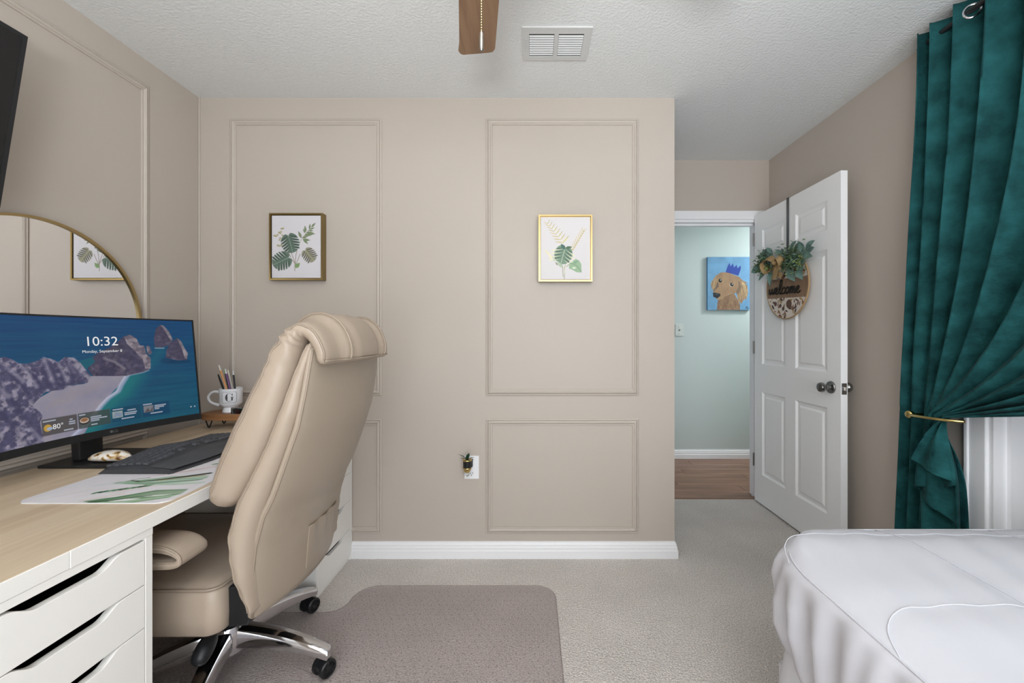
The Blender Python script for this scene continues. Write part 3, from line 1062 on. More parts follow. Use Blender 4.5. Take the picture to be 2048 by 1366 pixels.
screen_text('10:32', .538, .757, .046, 'clock_text', M['text_light'], 'CENTER', 1.0)
screen_text('Monday, September 8', .539, .700, .0135, 'date_text', M['text_light'], 'CENTER')
screen_text('80\u00b0', .300, .138, .022, 'temperature_text', M['text_light'])
for u0, u1, v in ((.262, .315, .205), (.345, .385, .115), (.372, .385, .190), (.368, .395, .172), (.368, .395, .156), (.413, .44, .207), (.462, .51, .178), (.462, .535, .163), (.462, .50, .148), (.462, .49, .118), (.562, .61, .207), (.63, .67, .188), (.615, .675, .167), (.615, .67, .152), (.60, .66, .122), (.706, .75, .214), (.762, .82, .193), (.762, .81, .178), (.762, .785, .163), (.74, .80, .128)):
    screen_bar(u0, u1, v, .010)
for u in (.945, .965):
    screen_bar(u, u + .008, .135, .012)
# maker's mark on the chin
vs, fs = text_geo('LG', .012)
P = np.array(vs)
b = B().add([tuple(p) for p in scr(.556 + P[:, 0] / WM, .020 + P[:, 1] / HM, .003)], fs)
b.add([tuple(scr(.548 + .0045 * math.cos(t) / WM, .031 + .0045 * math.sin(t) / HM, .003)) for t in [k * PI / 8 for k in range(16)]], [tuple(range(16))])
b.obj('maker_mark', mat('mark_grey', '6d6d6d', .5), monitor)
# stand
nk = B()
nk.prism([(-1.585, DT + .010), (-1.555, DT + .010), (-1.560, .90), (-1.585, 1.06), (-1.61, 1.06), (-1.595, .90)], lambda a, z, d: (a, d, z), 1.400, 1.478)
nk.obj('neck', M['black'], monitor, bev=.004)
B().box(-1.600, -1.560, 1.39, 1.49, .98, 1.08, .01, 2).obj('mount', M['black'], monitor)
bp = [(-1.64, 1.347), (-1.40, 1.347), (-1.37, 1.37), (-1.37, 1.54), (-1.40, 1.566), (-1.64, 1.566)]
B().prism(bp, lambda a, y, d: (a, y, d), DT, DT + .010).obj('base', M['black'], monitor, bev=.003)

cab = B().tube(smooth_path([(-1.55, 1.30, .95), (-1.60, 1.22, .84), (-1.64, 1.10, .775), (-1.65, .95, .745), (-1.64, .70, .742)], 24), .0045, 8)
tag(cab.obj('monitor_cable', M['black'], smooth=True), 'thick black cable drooping behind the monitor onto the desk', 'cable')
pc = thing('power_cord', 'thin black cord with a fat plug end below the monitor', 'cable', (-1.58, 1.13, DT))
B().tube(smooth_path([(-1.565, 1.17, .815), (-1.575, 1.10, .765), (-1.58, 1.02, .741), (-1.60, .85, .7385), (-1.60, .60, .7385)], 24), .002, 8).obj('cord', M['black'], pc, smooth=True)
B().tube([(-1.563, 1.18, .826), (-1.565, 1.17, .815), (-1.571, 1.135, .789)], [.004, .008, .006], 10).obj('plug', M['black'], pc, smooth=True)

# ================================================================== DESK MAT
mx0, mx1, my0, my1 = -1.361, -.962, 1.066, 1.866
dm = Cv(300, 640, 'dcd9de')      # u: from back (left in view) to front, v: away from the camera
nn = dm.noise(5, 9, 31, 5)
dm.a *= (.97 + .06 * nn[..., None])
for k in range(9):
    x = .10 + .05 * k
    dm.stroke([(x, .02 + .03 * (k % 3)), (x + .10, .06 + .03 * (k % 3)), (x + .16, .12)], .002, 'c4b6a4', .35, 2)


def fan_leaf(x0, y0, x1, y1, wd, cols, n, seed, spread=1.0):
    """soft brush strokes from a base towards a tip, like a wet watercolour leaf"""
    r = random.Random(seed)
    for k in range(n):
        t = (k + .5) / n - .5
        bx = (y1 - y0) * wd * t * 2
        mx_, my_ = (x0 + x1) / 2 + wd * t * .25, (y0 + y1) / 2 + wd * t * (1 + .3 * r.random())
        dm.stroke([(x0, y0), (mx_, my_), (x1 - abs(t) * .05, y1 + wd * t * spread * .7)], (.005 + .010 * r.random(), .003), cols[r.randrange(len(cols))], .50, 3)


greens = ['7fa07a', 'a9c3a0', '4f7a4a', '8fb592', '27422a', 'c2d4bc', '5d8a58']
fan_leaf(.50, .006, .97, .080, .11, greens, 44, 1)
dm.leaf(.60, .012, .78, .035, .22, 'e4e3e4')
dm.leaf(.76, .050, .93, .070, .14, 'dde6da')
dm.stroke([(.50, .003), (.62, .020), (.72, .050), (.80, .060)], (.010, .004), '27402a', .9, 2)
dm.stroke([(.46, .010), (.54, .035), (.64, .052)], (.010, .003), '3d6a43', .85, 2)
fan_leaf(.32, .180, .90, .230, .075, ['8fb08c', 'a7c6b0', '6f9b78', 'c4d8c8', '4a7450', 'aecbb2', 'e0e8e2'], 36, 2)
fan_leaf(.60, .165, .97, .185, .025, ['a7c6b0', 'c4d8c8', '8fb592'], 6, 5)
dm.stroke([(.38, .205), (.46, .192), (.58, .215), (.70, .245), (.84, .285)], (.004, .020), '1d281c', .9, 2)
dm.stroke([(.58, .205), (.70, .232), (.84, .265)], .006, 'a98550', .9, 2)
dm.stroke([(.56, .160), (.70, .190), (.90, .215)], .003, '22331f', .9, 1)
dm.stroke([(.36, .20), (.40, .225), (.46, .235)], .004, '2a3a2a', .8, 1)
for k in range(9):
    x, y = .36 + .030 * k, .070 + .0085 * k
    dm.leaf(x, y, x + .020, y + .030, .5, ['4f7c58', '2f5136', '6d9a74'][k % 3])
for k in range(5):
    dm.stroke([(.42 + .03 * k, .245 + .012 * k), (.58 + .03 * k, .285 + .016 * k), (.80, .36 + .02 * k)], .003, ['d49a9a', 'cfb4b4', '9aa39a'][k % 3], .7, 1.5)
fan_leaf(.70, .40, .97, .50, .06, greens, 9, 7)
dm.stroke([(.22, .15), (.28, .175), (.36, .18)], .012, 'c3d0d4', .7, 4)
dm.stroke([(.42, .012), (.50, .045), (.58, .075)], .005, 'c2a87f', .7, 2)
dm.stroke([(.46, .085), (.56, .13), (.66, .15)], .003, 'c08a6a', .6, 1)
desk_mat = thing('desk_mat', 'white desk mat printed with green watercolour leaves under the keyboard', 'desk mat', (-1.16, 1.46, DT))
B().prism(rrect(mx0, mx1, my0, my1, .03), lambda a, y, d: (a, y, d), DT + .0002, DT + .003).obj('pad', M['ceramic'], desk_mat)
corner = lambda X, Y: ~(((np.minimum(X, 1 - X) * .4 < .03) & (np.minimum(Y, 1 - Y) * .8 < .03)) & (np.hypot(.03 - np.minimum(X, 1 - X) * .4, .03 - np.minimum(Y, 1 - Y) * .8) > .0292))
dm.grid('printed_top', lambda u, v: np.stack([mx0 + (mx1 - mx0) * u, my0 + (my1 - my0) * v, 0 * u + DT + .0034], -1), M['mat_print'], desk_mat, False, corner)

# ================================================================== KEYBOARD (long axis along y, user side towards +x)
kb = thing('ergonomic_keyboard', 'dark grey wave shaped ergonomic keyboard with padded palm rest', 'keyboard', (-1.24, 1.47, DT + .0034))
KY0, KL = 1.285, .458


def kbs(t, w):
    """t 0..1 along the keyboard, w 0..1 from back edge to front edge: centre surface"""
    c = 1 - (2 * t - 1) ** 2 if True else 0
    bow = .020 * math.sin(PI * min(1, t / .75)) if t < .75 else 0
    hump = .020 * math.exp(-((t - .40) / .22) ** 2) * math.sin(PI * min(1, .25 + .75 * w))
    x = -1.368 + .232 * w + bow * w * 1.2 - .004
    y = KY0 + KL * t
    z = DT + .020 + .010 * (1 - abs(2 * w - 1)) + hump + .003 * (1 - w)
    return x, y, z


NT, NW = 40, 14
rs = []
for i in range(NT + 1):
    t = i / NT
    e = min(t, 1 - t) * KL
    dz = -.006 * max(0, 1 - e / .02) ** 2
    top = [kbs(t, j / NW) for j in range(NW + 1)]
    top = [(x, y, z - .004 + dz - (.010 if j in (0, NW) else 0)) for j, (x, y, z) in enumerate(top)]
    rs.append(top + [(top[-1][0] - .012, top[-1][1], DT + .0045), (top[0][0] + .012, top[0][1], DT + .0045)])
B().rings(rs, True, True, True).obj('keyboard_base', M['dark'], kb, smooth=True, angle=.9)
rs = []
for i in range(NT + 1):
    t = .02 + .70 * i / NT
    e = min(i, NT - i) / NT
    h = .006 * min(1, e / .08) ** .5
    ring = []
    for j in range(8):
        w = .655 + .04 * math.sin(PI * i / NT) + (.99 - .655 - .04 * math.sin(PI * i / NT)) * j / 7
        x, y, z = kbs(t, w)
        ring.append((x, y, z - .004 + h * math.sin(PI * min(1, .12 + j / 7 * .8))))
    rs.append(ring)
B().rings(rs, False).obj('palm_rest', mat('palm_rest_foam', '48494c', .85, bump=(600, .3, .001)), kb, smooth=True)
kme = B().rings([[(-.0070, -.0075, 0), (.0070, -.0075, 0), (.0070, .0075, 0), (-.0070, .0075, 0)], [(-.0060, -.0065, .0055), (.0060, -.0065, .0055), (.0060, .0065, .0055), (-.0060, .0065, .0055)]], True, True, True).obj('key', M['key'], kb)
kmesh = kme.data
first = True
for r in range(6):
    w = .075 + r * .098
    nk_ = 22
    for c in range(nk_):
        t = .035 + (c + .5) / nk_ * .93
        if r == 5 and 4 < c < 13 and c % 3:
            continue
        if 14.6 < c < 15.4 and r > 1:
            continue
        x, y, z = kbs(t, min(w, .62))
        x2, y2, z2 = kbs(t, min(w, .62) + .05)
        x3, y3, z3 = kbs(min(1, t + .03), min(w, .62))
        o = kme if first else kme.copy()
        if not first:
            COL.objects.link(o)
        first = False
        o.parent = kb
        o.location = Vector((x, y, z - .0035)) - WLOC[kb.name]
        o.rotation_euler = (math.atan2(z3 - z, y3 - y), -math.atan2(z2 - z, x2 - x), 0)
        o.scale = (1.18, 1.12, 1)
B().box(-1.350, -1.338, KY0 + .03, KY0 + .05, DT + .0036, DT + .016).box(-1.16, -1.15, KY0 + .03, KY0 + .05, DT + .0036, DT + .012).obj('foot', M['black'], kb)

# white shell on the monitor base
sh = thing('polished_shell', 'white polished shell shaped stone with brown gold flecks before the monitor', 'ornament', (-1.445, 1.39, DT + .0102))
rs = []
LN, WD, HT = .072, .034, .036
for i in range(17):
    t = -1 + 2 * i / 16
    wv = (max(0, 1 - t * t)) ** .62 * (1 - .12 * t) + .004
    rs.append([(-1.452 + LN * t, 1.402 + WD * wv * math.cos(q) * 1.0, DT + .0102 + HT * .5 * (1 + .12 * t) * wv ** .7 * (1 + math.sin(q)) * (1.0 if math.sin(q) > 0 else 1.0)) for q in [k * 2 * PI / 18 for k in range(18)]])
B().rings(rs, True, True, True).obj('shell', M['stone'], sh, smooth=True)
# ================================================================== RISER, MUG, PENS
rx0, rx1, ry0, ry1 = -1.585, -1.295, 1.915, 2.055
RZ = .806
riser = thing('wooden_riser', 'small acacia wood riser on black hairpin legs holding the mug', 'riser', (-1.44, 1.985, DT))
B().prism(rrect(rx0, rx1, ry0, ry1, .055, 8), lambda a, y, d: (a, y, d), RZ - .030, RZ).obj('board', M['bark'], riser, bev=.003)
for (x, y) in ((-1.535, 1.935), (-1.535, 2.03), (-1.345, 1.935), (-1.345, 2.03)):
    B().tube([(x - .016, y, RZ - .030), (x - .004, y, DT + .008), (x, y, DT + .0036), (x + .004, y, DT + .008), (x + .016, y, RZ - .030)], .003, 8).obj('hairpin_leg', M['black'], riser, smooth=True)
MX, MY = -1.465, 1.982
mug = thing('letter_mug', 'white footed mug with letter G holding pens on the riser', 'mug', (MX, MY, RZ))
pr = [(.034, .0005), (.036, .003), (.032, .018), (.030, .024), (.040, .034), (.0475, .044), (.0480, .10), (.0500, .113), (.0505, .116), (.0480, .116), (.0455, .110), (.0450, .048), (.030, .040), (.002, .039)]
B().lathe(pr, (MX, MY, RZ), 'z', 36).obj('cup', M['ceramic'], mug, smooth=True, angle=.7)
hp = smooth_path([(MX - .046, MY - .014, RZ + .098), (MX - .070, MY - .022, RZ + .100), (MX - .088, MY - .028, RZ + .078), (MX - .078, MY - .025, RZ + .050), (MX - .044, MY - .014, RZ + .034)], 16)
B().tube(hp, [.0075, .007, .0065, .0062, .006, .006, .006, .006, .006, .006, .006, .006, .0062, .0068, .0075, .008], 10).obj('handle', M['ceramic'], mug, smooth=True)
mfront = -PI / 2 + math.atan2(.56, 1) * .95


def mugp(a, z, r=.0486):
    """a: metres along the wall of the mug, z: height above its middle"""
    t = mfront + a / .048
    return (MX + r * math.cos(t), MY + r * math.sin(t), RZ + .076 + z)


b = B()
W_, H_ = .0155, .0195
rs = []
for i in range(33):
    t = math.radians(48 + (322 - 48) * i / 32)
    th = .0012 + .0085 * max(0, -math.cos(t)) ** 1.3
    o = (W_ * math.cos(t), H_ * math.sin(t))
    q = ((W_ - th) * math.cos(t), (H_ - .0014) * math.sin(t))
    rs.append([mugp(*o), mugp(*q)])
b.rings(rs, False)
for (a0, a1, z0, z1) in ((.0085, .0145, -.0150, .0015), (.0045, .0185, .0005, .0020), (.0105, .0135, .0060, .0180)):
    b.add([mugp(a0, z0), mugp(a1, z0), mugp(a1, z1), mugp(a0, z1)], [(0, 1, 2, 3)])
b.obj('letter', M['grey_ink'], mug)
fr = [(-.026, .026), (.026, .026), (.030, .020), (.030, -.020), (.026, -.026), (-.026, -.026), (-.030, -.020), (-.030, .020)]
pts = []
for i in range(8):
    p, q = fr[i], fr[(i + 1) % 8]
    for k in range(6):
        pts.append(mugp(p[0] + (q[0] - p[0]) * k / 6, p[1] + (q[1] - p[1]) * k / 6, .0484))
B().tube(pts, .0006, 5, closed=True).obj('frame_line', M['grey_ink'], mug)

pens = [(-.030, -.012, -.38, .02, .150, '1c1c1e', '2c2c2e', 'black marker leaning far left in the mug', 'marker'),
        (-.020, .012, -.30, .10, .172, '1c1d1c', '7fae68', 'black pen with green cap end in the mug', 'pen'),
        (-.006, -.016, -.34, .02, .195, 'd69a66', 'e8e4e2', 'orange pencil with white eraser, tallest in the mug', 'pencil'),
        (.004, .016, -.24, .02, .165, 'b9b4ac', 'cfcac2', 'pale grey pen standing between the pencils in the mug', 'pen'),
        (.010, -.010, -.25, .0, .172, '6d4a78', 'd9d6da', 'purple pen with silver tip in the mug', 'pen'),
        (.022, .004, -.12, .02, .160, '232426', 'c6c8ca', 'dark pen with silver clicker rightmost in the mug', 'pen')]
for dx, dy, lx, ly, ln, c1, c2, lb, ct in pens:
    d = Vector((lx, ly, 1)).normalized()
    p0 = Vector((MX + dx * .6 + .012, MY + dy * .6, RZ + .043))
    t = thing(ct, lb, ct, p0, 'pens and pencils in the mug')
    B().tube([p0, p0 + d * ln * .86], .0042, 8).obj('barrel', mat('pen_' + c1, c1, .35), t)
    B().tube([p0 + d * ln * .86, p0 + d * ln * .93, p0 + d * ln], [.0036, .0036, .0026], 8).obj('end_cap', mat('cap_' + c2, c2, .3, .3), t)
cs = thing('glass_coaster', 'clear square glass coaster with red and green print beside the mug', 'coaster', (-1.40, 1.945, RZ))
B().box(-1.425, -1.345, 1.925, 1.945, RZ, RZ + .030, .003, 2).obj('glass_block', M['glass'], cs)
cp = Cv(60, 30, 'e6e2de')
cp.leaf(.1, .2, .8, .5, .5, 'b04a56')
cp.leaf(.9, .9, .3, .4, .4, '5c8f6c')
cp.grid('printed_back', lambda u, v: np.stack([-1.425 + .08 * u, 0 * u + 1.9455, RZ + .001 + .028 * v], -1), M['print'], cs)

# ================================================================== CHAIR MAT
cmat = thing('chair_mat', 'clear vinyl chair mat with rounded corners lying on the carpet', 'floor mat', (-.45, 1.1, .002))
p = [(.111, 1.905)]
outl = arc((.111 - .09, 1.905 - .09), .09, 0, PI / 2, 6) + arc((-.80 + .10, 1.905 - .10), .10, PI / 2, PI, 6)
outl += [(-.80, 1.80)] + arc((-.87, 1.79), .07, 0, -PI / 2, 5) + [(-1.60, 1.72), (-1.60, 1.10), (-.87, 1.10)] + arc((-.87, 1.03), .07, PI / 2, 0, 5) + [(-.80, .70), (.111, .70)]
B().prism(outl, lambda a, y, d: (a, y, d), .0035, .0060).obj('sheet', M['vinyl'], cmat)
rs = [[(x, y, .0050 + .002 * math.sin(q)) if False else (x + .0025 * math.cos(q), y, .0050 + .0022 * math.sin(q)) for q in (0, 1.57, 3.14, 4.71)] for x, y in outl]
b = B().rings(rs, True, loop=True).obj('rim', M['vinyl'], cmat)
st = B()
rs_ = random.Random(3)
yy = .96
k = 0
while yy < 1.88:
    xx = -.78 + (.0165 if k % 2 else 0)
    while xx < .09:
        x, y = xx + rs_.uniform(-.003, .003), yy + rs_.uniform(-.003, .003)
        if not ((x > .06 and y > 1.85) or (x < -.74 and y > 1.85)):
            st.add([(x + .0024 * math.cos(q), y + .0024 * math.sin(q), .0034) for q in (0, 1.05, 2.1, 3.14, 4.19, 5.24)] + [(x, y, .0018)], [(i, (i + 1) % 6, 6) for i in range(6)])
        xx += .033
    yy += .030
    k += 1
so = st.obj('studs', mat('stud_grey', '8d8283', .6), cmat)  # small studs, a darker grey than the clear sheet
so['kind'] = 'stuff'

# ================================================================== OFFICE CHAIR
CYC = 1.397           # middle of the chair across its width
chair = thing('office_chair', 'tall beige leather executive chair seen from behind at the desk', 'office chair', (-1.05, 1.41, .006))


def sgnpow(c, p):
    return math.copysign(abs(c) ** p, c)


SECY = [-1, -.997, -.985, -.96, -.92] + list(np.linspace(-.86, .86, 31)) + [.92, .96, .985, .997, 1]
SM = len(SECY)
NEAR_F, FAR_F, NEAR_R, FAR_R = 2, SM - 3, SM + SM - 4, SM + 1     # ring indices of the four corners


def cushion(path, tks, hws, name, material, p=12, bulge=None, wr=None, tkmul=None):
    """path: list of (x, z) going up; tks: thickness; hws: half width along y"""
    rs = []
    m = len(path)
    for i in range(m):
        s = i / (m - 1)
        a, c = path[max(i - 1, 0)], path[min(i + 1, m - 1)]
        t = Vector((c[0] - a[0], c[1] - a[1])).normalized()
        N = Vector((t.y, -t.x))        # towards the rear of the chair when the path goes up
        ring = []
        for cy, sd in [(c_, -1) for c_ in SECY] + [(c_, 1) for c_ in reversed(SECY[1:-1])]:
            cn = sd * max(0, 1 - abs(cy) ** p) ** .45
            tk = tks[i] / 2 * cn
            if tkmul:
                tk *= tkmul(s, cy, cn)
            if wr:
                tk += wr(s, cy, cn)
            if bulge and cn > 0:
                tk += bulge(s) * (1 - cy * cy) * cn
            ring.append((path[i][0] + N.x * tk, CYC + hws[i] * cy, path[i][1] + N.y * tk))
        rs.append(ring)
    n = len(rs[0])
    c0 = sum((Vector(q) for q in rs[0]), Vector()) / n
    c1 = sum((Vector(q) for q in rs[-1]), Vector()) / n
    d0 = Vector((path[0][0] - path[1][0], 0, path[0][1] - path[1][1])).normalized()
    d1 = Vector((path[-1][0] - path[-2][0], 0, path[-1][1] - path[-2][1])).normalized()

    def sq(ring, c, d, fy, ft, push):
        out = []
        for q in ring:
            v = Vector(q) - c
            out.append(tuple(c + Vector((v.x * ft, v.y * fy, v.z * ft)) + d * push))
        return out
    t0, t1 = tks[0], tks[-1]
    pre = [sq(rs[0], c0, d0, .93, .35, t0 * .36), sq(rs[0], c0, d0, .98, .78, t0 * .24)]
    post = [sq(rs[-1], c1, d1, .98, .78, t1 * .24), sq(rs[-1], c1, d1, .93, .35, t1 * .36)]
    return B().rings(pre + rs + post, True, True, True).obj(name, material, chair, smooth=True), rs


# back shell
Z3 = [.370, .41, .50, .58, .668, .72, .767, .85, .921, 1.012, 1.08, 1.135]
X3 = [-.792, -.787, -.778, -.767, -.742, -.716, -.697, -.668, -.644, -.628, -.620, -.616]
H3 = [.236, .246, .256, .260, .264, .264, .266, .266, .264, .258, .252, .242]
zz = np.linspace(.370, 1.135, 44)
path = [(interp(z, Z3, X3) - .014, z) for z in zz]
hw3 = [interp(z, Z3, H3) for z in zz]
shell, r3 = cushion(path, [.026] * 44, hw3, 'back_shell', M['leather_back'], 16, bulge=lambda s: .050 * math.sin(PI * min(1, .30 + .55 * s)))
# middle cushion layer
Z2 = [.40, .424, .545, .625, .70, .786, .877, .975, 1.05, 1.12, 1.155]
F2 = [-.800, -.806, -.838, -.846, -.826, -.784, -.741, -.705, -.681, -.657, -.640]
K2 = [-.787, -.785, -.777, -.767, -.745, -.713, -.679, -.651, -.643, -.628, -.622]
zz = np.linspace(.395, 1.150, 60)
p2 = [((interp(z, Z2, F2) + interp(z, Z2, K2)) / 2, z) for z in zz]
t2 = [interp(z, Z2, K2) - interp(z, Z2, F2) + .008 for z in zz]
H2 = [interp(z, [.40, .5, .6, .7, .95, 1.15], [.255, .284, .292, .292, .276, .240]) for z in zz]


def wr2(s, cy, cn):
    e = max(0, abs(cy) - .90) / .10 * (1 - abs(cn))
    return .0030 * e * math.sin(85 * s + 4 * cn) * (1.0 if s < .4 else .4)


mid, r2 = cushion(p2, t2, H2, 'side_cushion', M['leather'], 10, wr=wr2)
# front cushion that rolls over the top into the headrest
fp = [(-.858, .735), (-.842, .765), (-.810, .833), (-.785, .89), (-.768, .93), (-.750, .98), (-.733, 1.03), (-.713, 1.09), (-.692, 1.145), (-.672, 1.180), (-.648, 1.194), (-.624, 1.183), (-.607, 1.158), (-.598, 1.130), (-.597, 1.108)]
ft = [.098, .105, .118, .118, .114, .108, .098, .088, .072, .058, .052, .050, .048, .046, .040]
fh = [.288, .292, .296, .296, .294, .290, .284, .276, .270, .266, .263, .260, .256, .252, .248]
NP = 110
fpath = [tuple(v[:2]) for v in smooth_path([(a, c, 0) for a, c in fp], NP)]
idx = np.linspace(0, len(fp) - 1, NP)
ftk = [float(np.interp(i, range(len(fp)), ft)) for i in idx]
fhw = [float(np.interp(i, range(len(fp)), fh)) for i in idx]


def wr1(s, cy, cn):
    e = max(0, abs(cy) - .80) / .20 * (1 - .6 * abs(cn))
    a = math.exp(-((s - .60) / .10) ** 2)
    w_ = math.sin(115 * s + 2.5 * cn + 1.5 * math.sin(40 * s))
    return .0085 * e * a * (w_ - .35 * w_ * w_) + .0018 * e * math.sin(46 * s + cn) * (1 if s < .5 else .4)


def tm1(s, cy, cn):
    h = 1 / (1 + math.exp(-(s - .60) * 45))
    g = interp(abs(cy), [0, .28, .36, .41, .45, .50, .56, .62, .70, .85, 1], [2.15, 2.0, 1.6, 1.05, .95, 1.5, 2.1, 1.7, 1.1, .95, 1.05])
    if cn > 0:
        g = 1.0
    return 1 + h * (g - 1)


front, r1 = cushion(fpath, ftk, fhw, 'front_cushion', M['leather'], 14, wr=wr1, tkmul=tm1)


def piping(rs, sel, name, parent, r=.0034, i0=0):
    return B().tube([Vector(ring[sel]) for ring in rs[i0:]], r, 7).obj(name, M['pipe'], parent, smooth=True)


for fr_, rr_ in ((NEAR_F, NEAR_R), (FAR_F, FAR_R)):
    piping(r3, rr_, 'piping', shell)
    piping(r2, fr_, 'piping', mid)
    piping(r1, fr_, 'piping', front)
for tgt in (-.57, .57):
    bi = min(range(SM), key=lambda i: abs(SECY[i] - tgt))
    piping(r1, bi, 'piping', front, .0040, 62)
# hem of the roll on the back
B().tube([Vector(q) + Vector((.002, 0, -.004)) for q in r1[-1][2:SM - 2]], .0035, 7).obj('hem', M['pipe'], front, smooth=True)

# rear pocket
pk = []
for j in range(9):
    z = .405 + .15 * j / 8
    row_ = []
    for k in range(13):
        y = 1.325 + .20 * k / 12 + (.02 * (1 - j / 8))
        cy = (y - CYC) / interp(z, Z3, H3)
        s = (z - .385) / .75
        x = interp(z, Z3, X3) - .001 + .050 * math.sin(PI * min(1, .30 + .55 * s)) * (1 - cy * cy) + .005 + .004 * math.sin(k * 1.4) * (j / 8)
        row_.append((x, y, z))
    pk.append(row_)
pkb = B().rings(pk, False)
pkb.rings([[(x - .0035, y, z) for x, y, z in r] for r in pk], False)
for sd in (0, 12):
    pkb.rings([[r[sd], (r[sd][0] - .0035, r[sd][1], r[sd][2])] for r in pk], False)
pkb.rings([pk[-1], [(x - .0035, y, z) for x, y, z in pk[-1]]], False)
pocket = pkb.obj('rear_pocket', M['leather_back'], chair, smooth=True, angle=.8)
B().tube([Vector(p) + Vector((.0005, 0, 0)) for p in pk[-1]], .0025, 6).obj('pocket_hem', M['pipe'], pocket, smooth=True)

# seat: block with a rounded top rim
sx0, sx1, sy0, sy1, sz0, sz1 = -1.44, -.885, 1.145, 1.665, .318, .452
rs = []
for ins, z in ((.012, sz0), (.002, sz0 + .01), (0, sz0 + .05), (.002, sz1 - .02), (.012, sz1), (.04, sz1 + .012), (.12, sz1 + .020), (.20, sz1 + .022)):
    rs.append([(x, y, z) for x, y in rrect(sx0 + ins, sx1 - ins, sy0 + ins, sy1 - ins, max(.040 - ins * .2, .015), 8)])
seat = B().rings(rs, True, True, True).obj('seat', M['leather'], chair, smooth=True, angle=.9)
B().tube([(x, y, sz1) for x, y in rrect(sx0 + .008, sx1 - .008, sy0 + .008, sy1 - .008, .038, 8)], .004, 7, closed=True).obj('piping', M['pipe'], seat, smooth=True)
# armrests: a folded pad, open loop towards the rear
for sgn in (-1, 1):
    yc = CYC + sgn * .287
    yi, yo = yc - .045, yc + .045
    up = [(-1.36, .582), (-1.24, .600), (-1.09, .614), (-.99, .616), (-.95, .609), (-.928, .596)]
    lo = [(-.924, .587), (-.930, .576), (-.97, .572), (-1.09, .573), (-1.24, .573), (-1.36, .572)]
    cl = [tuple(v) for v in smooth_path([(x, 0, z) for x, z in up + lo], 40)]
    rs = []
    for i, (x, _, z) in enumerate(cl):
        tkn = .026 * min(1, .35 + 1.2 * abs(i / 39 - .5) * 2)
        a, c = cl[max(i - 1, 0)], cl[min(i + 1, 39)]
        t = Vector((c[0] - a[0], c[2] - a[2])).normalized()
        N = Vector((-t.y, t.x))
        rs.append([(x + N.x * tkn / 2 * sgnpow(math.sin(q), .6), yc + .047 * sgnpow(math.cos(q), .4), z + N.y * tkn / 2 * sgnpow(math.sin(q), .6)) for q in [k * 2 * PI / 24 for k in range(24)]])
    ar = B().rings(rs, True, True, True).obj('armrest', M['leather'], chair, smooth=True)
    bi = 12 if sgn < 0 else 0
    for off in (-2, 2):
        B().tube([Vector(r[(bi + off) % 24]) for r in rs], .003, 6).obj('piping', M['pipe'], ar, smooth=True)
    B().tube([(-1.15, yc, .555), (-1.15, yc, .42), (-1.15, yc - sgn * .05, .34)], [.016, .016, .018], 10).obj('arm_post', M['black'], ar, smooth=True)
# bracket between seat and back, mechanism and lever
B().prism([(-.890, .320), (-.890, .440), (-.815, .450), (-.805, .395), (-.830, .325)], lambda a, z, d: (a, d, z), 1.19, 1.60).obj('back_bracket', M['black'], chair, bev=.006)
B().box(-1.20, -.90, 1.30, 1.51, .268, .3175, .01, 2).obj('mechanism', M['black'], chair)
lv = B().tube([(-1.00, 1.34, .288), (-.985, 1.28, .280), (-.972, 1.235, .266)], [.008, .008, .010], 10).obj('lever', M['black'], chair, smooth=True)
B().tube(smooth_path([(-.973, 1.245, .270), (-.969, 1.215, .254), (-.966, 1.19, .238), (-.964, 1.172, .222)], 10), [.010, .017, .022, .024, .025, .025, .024, .022, .018, .008], 14).obj('lever_grip', M['black'], lv, smooth=True)
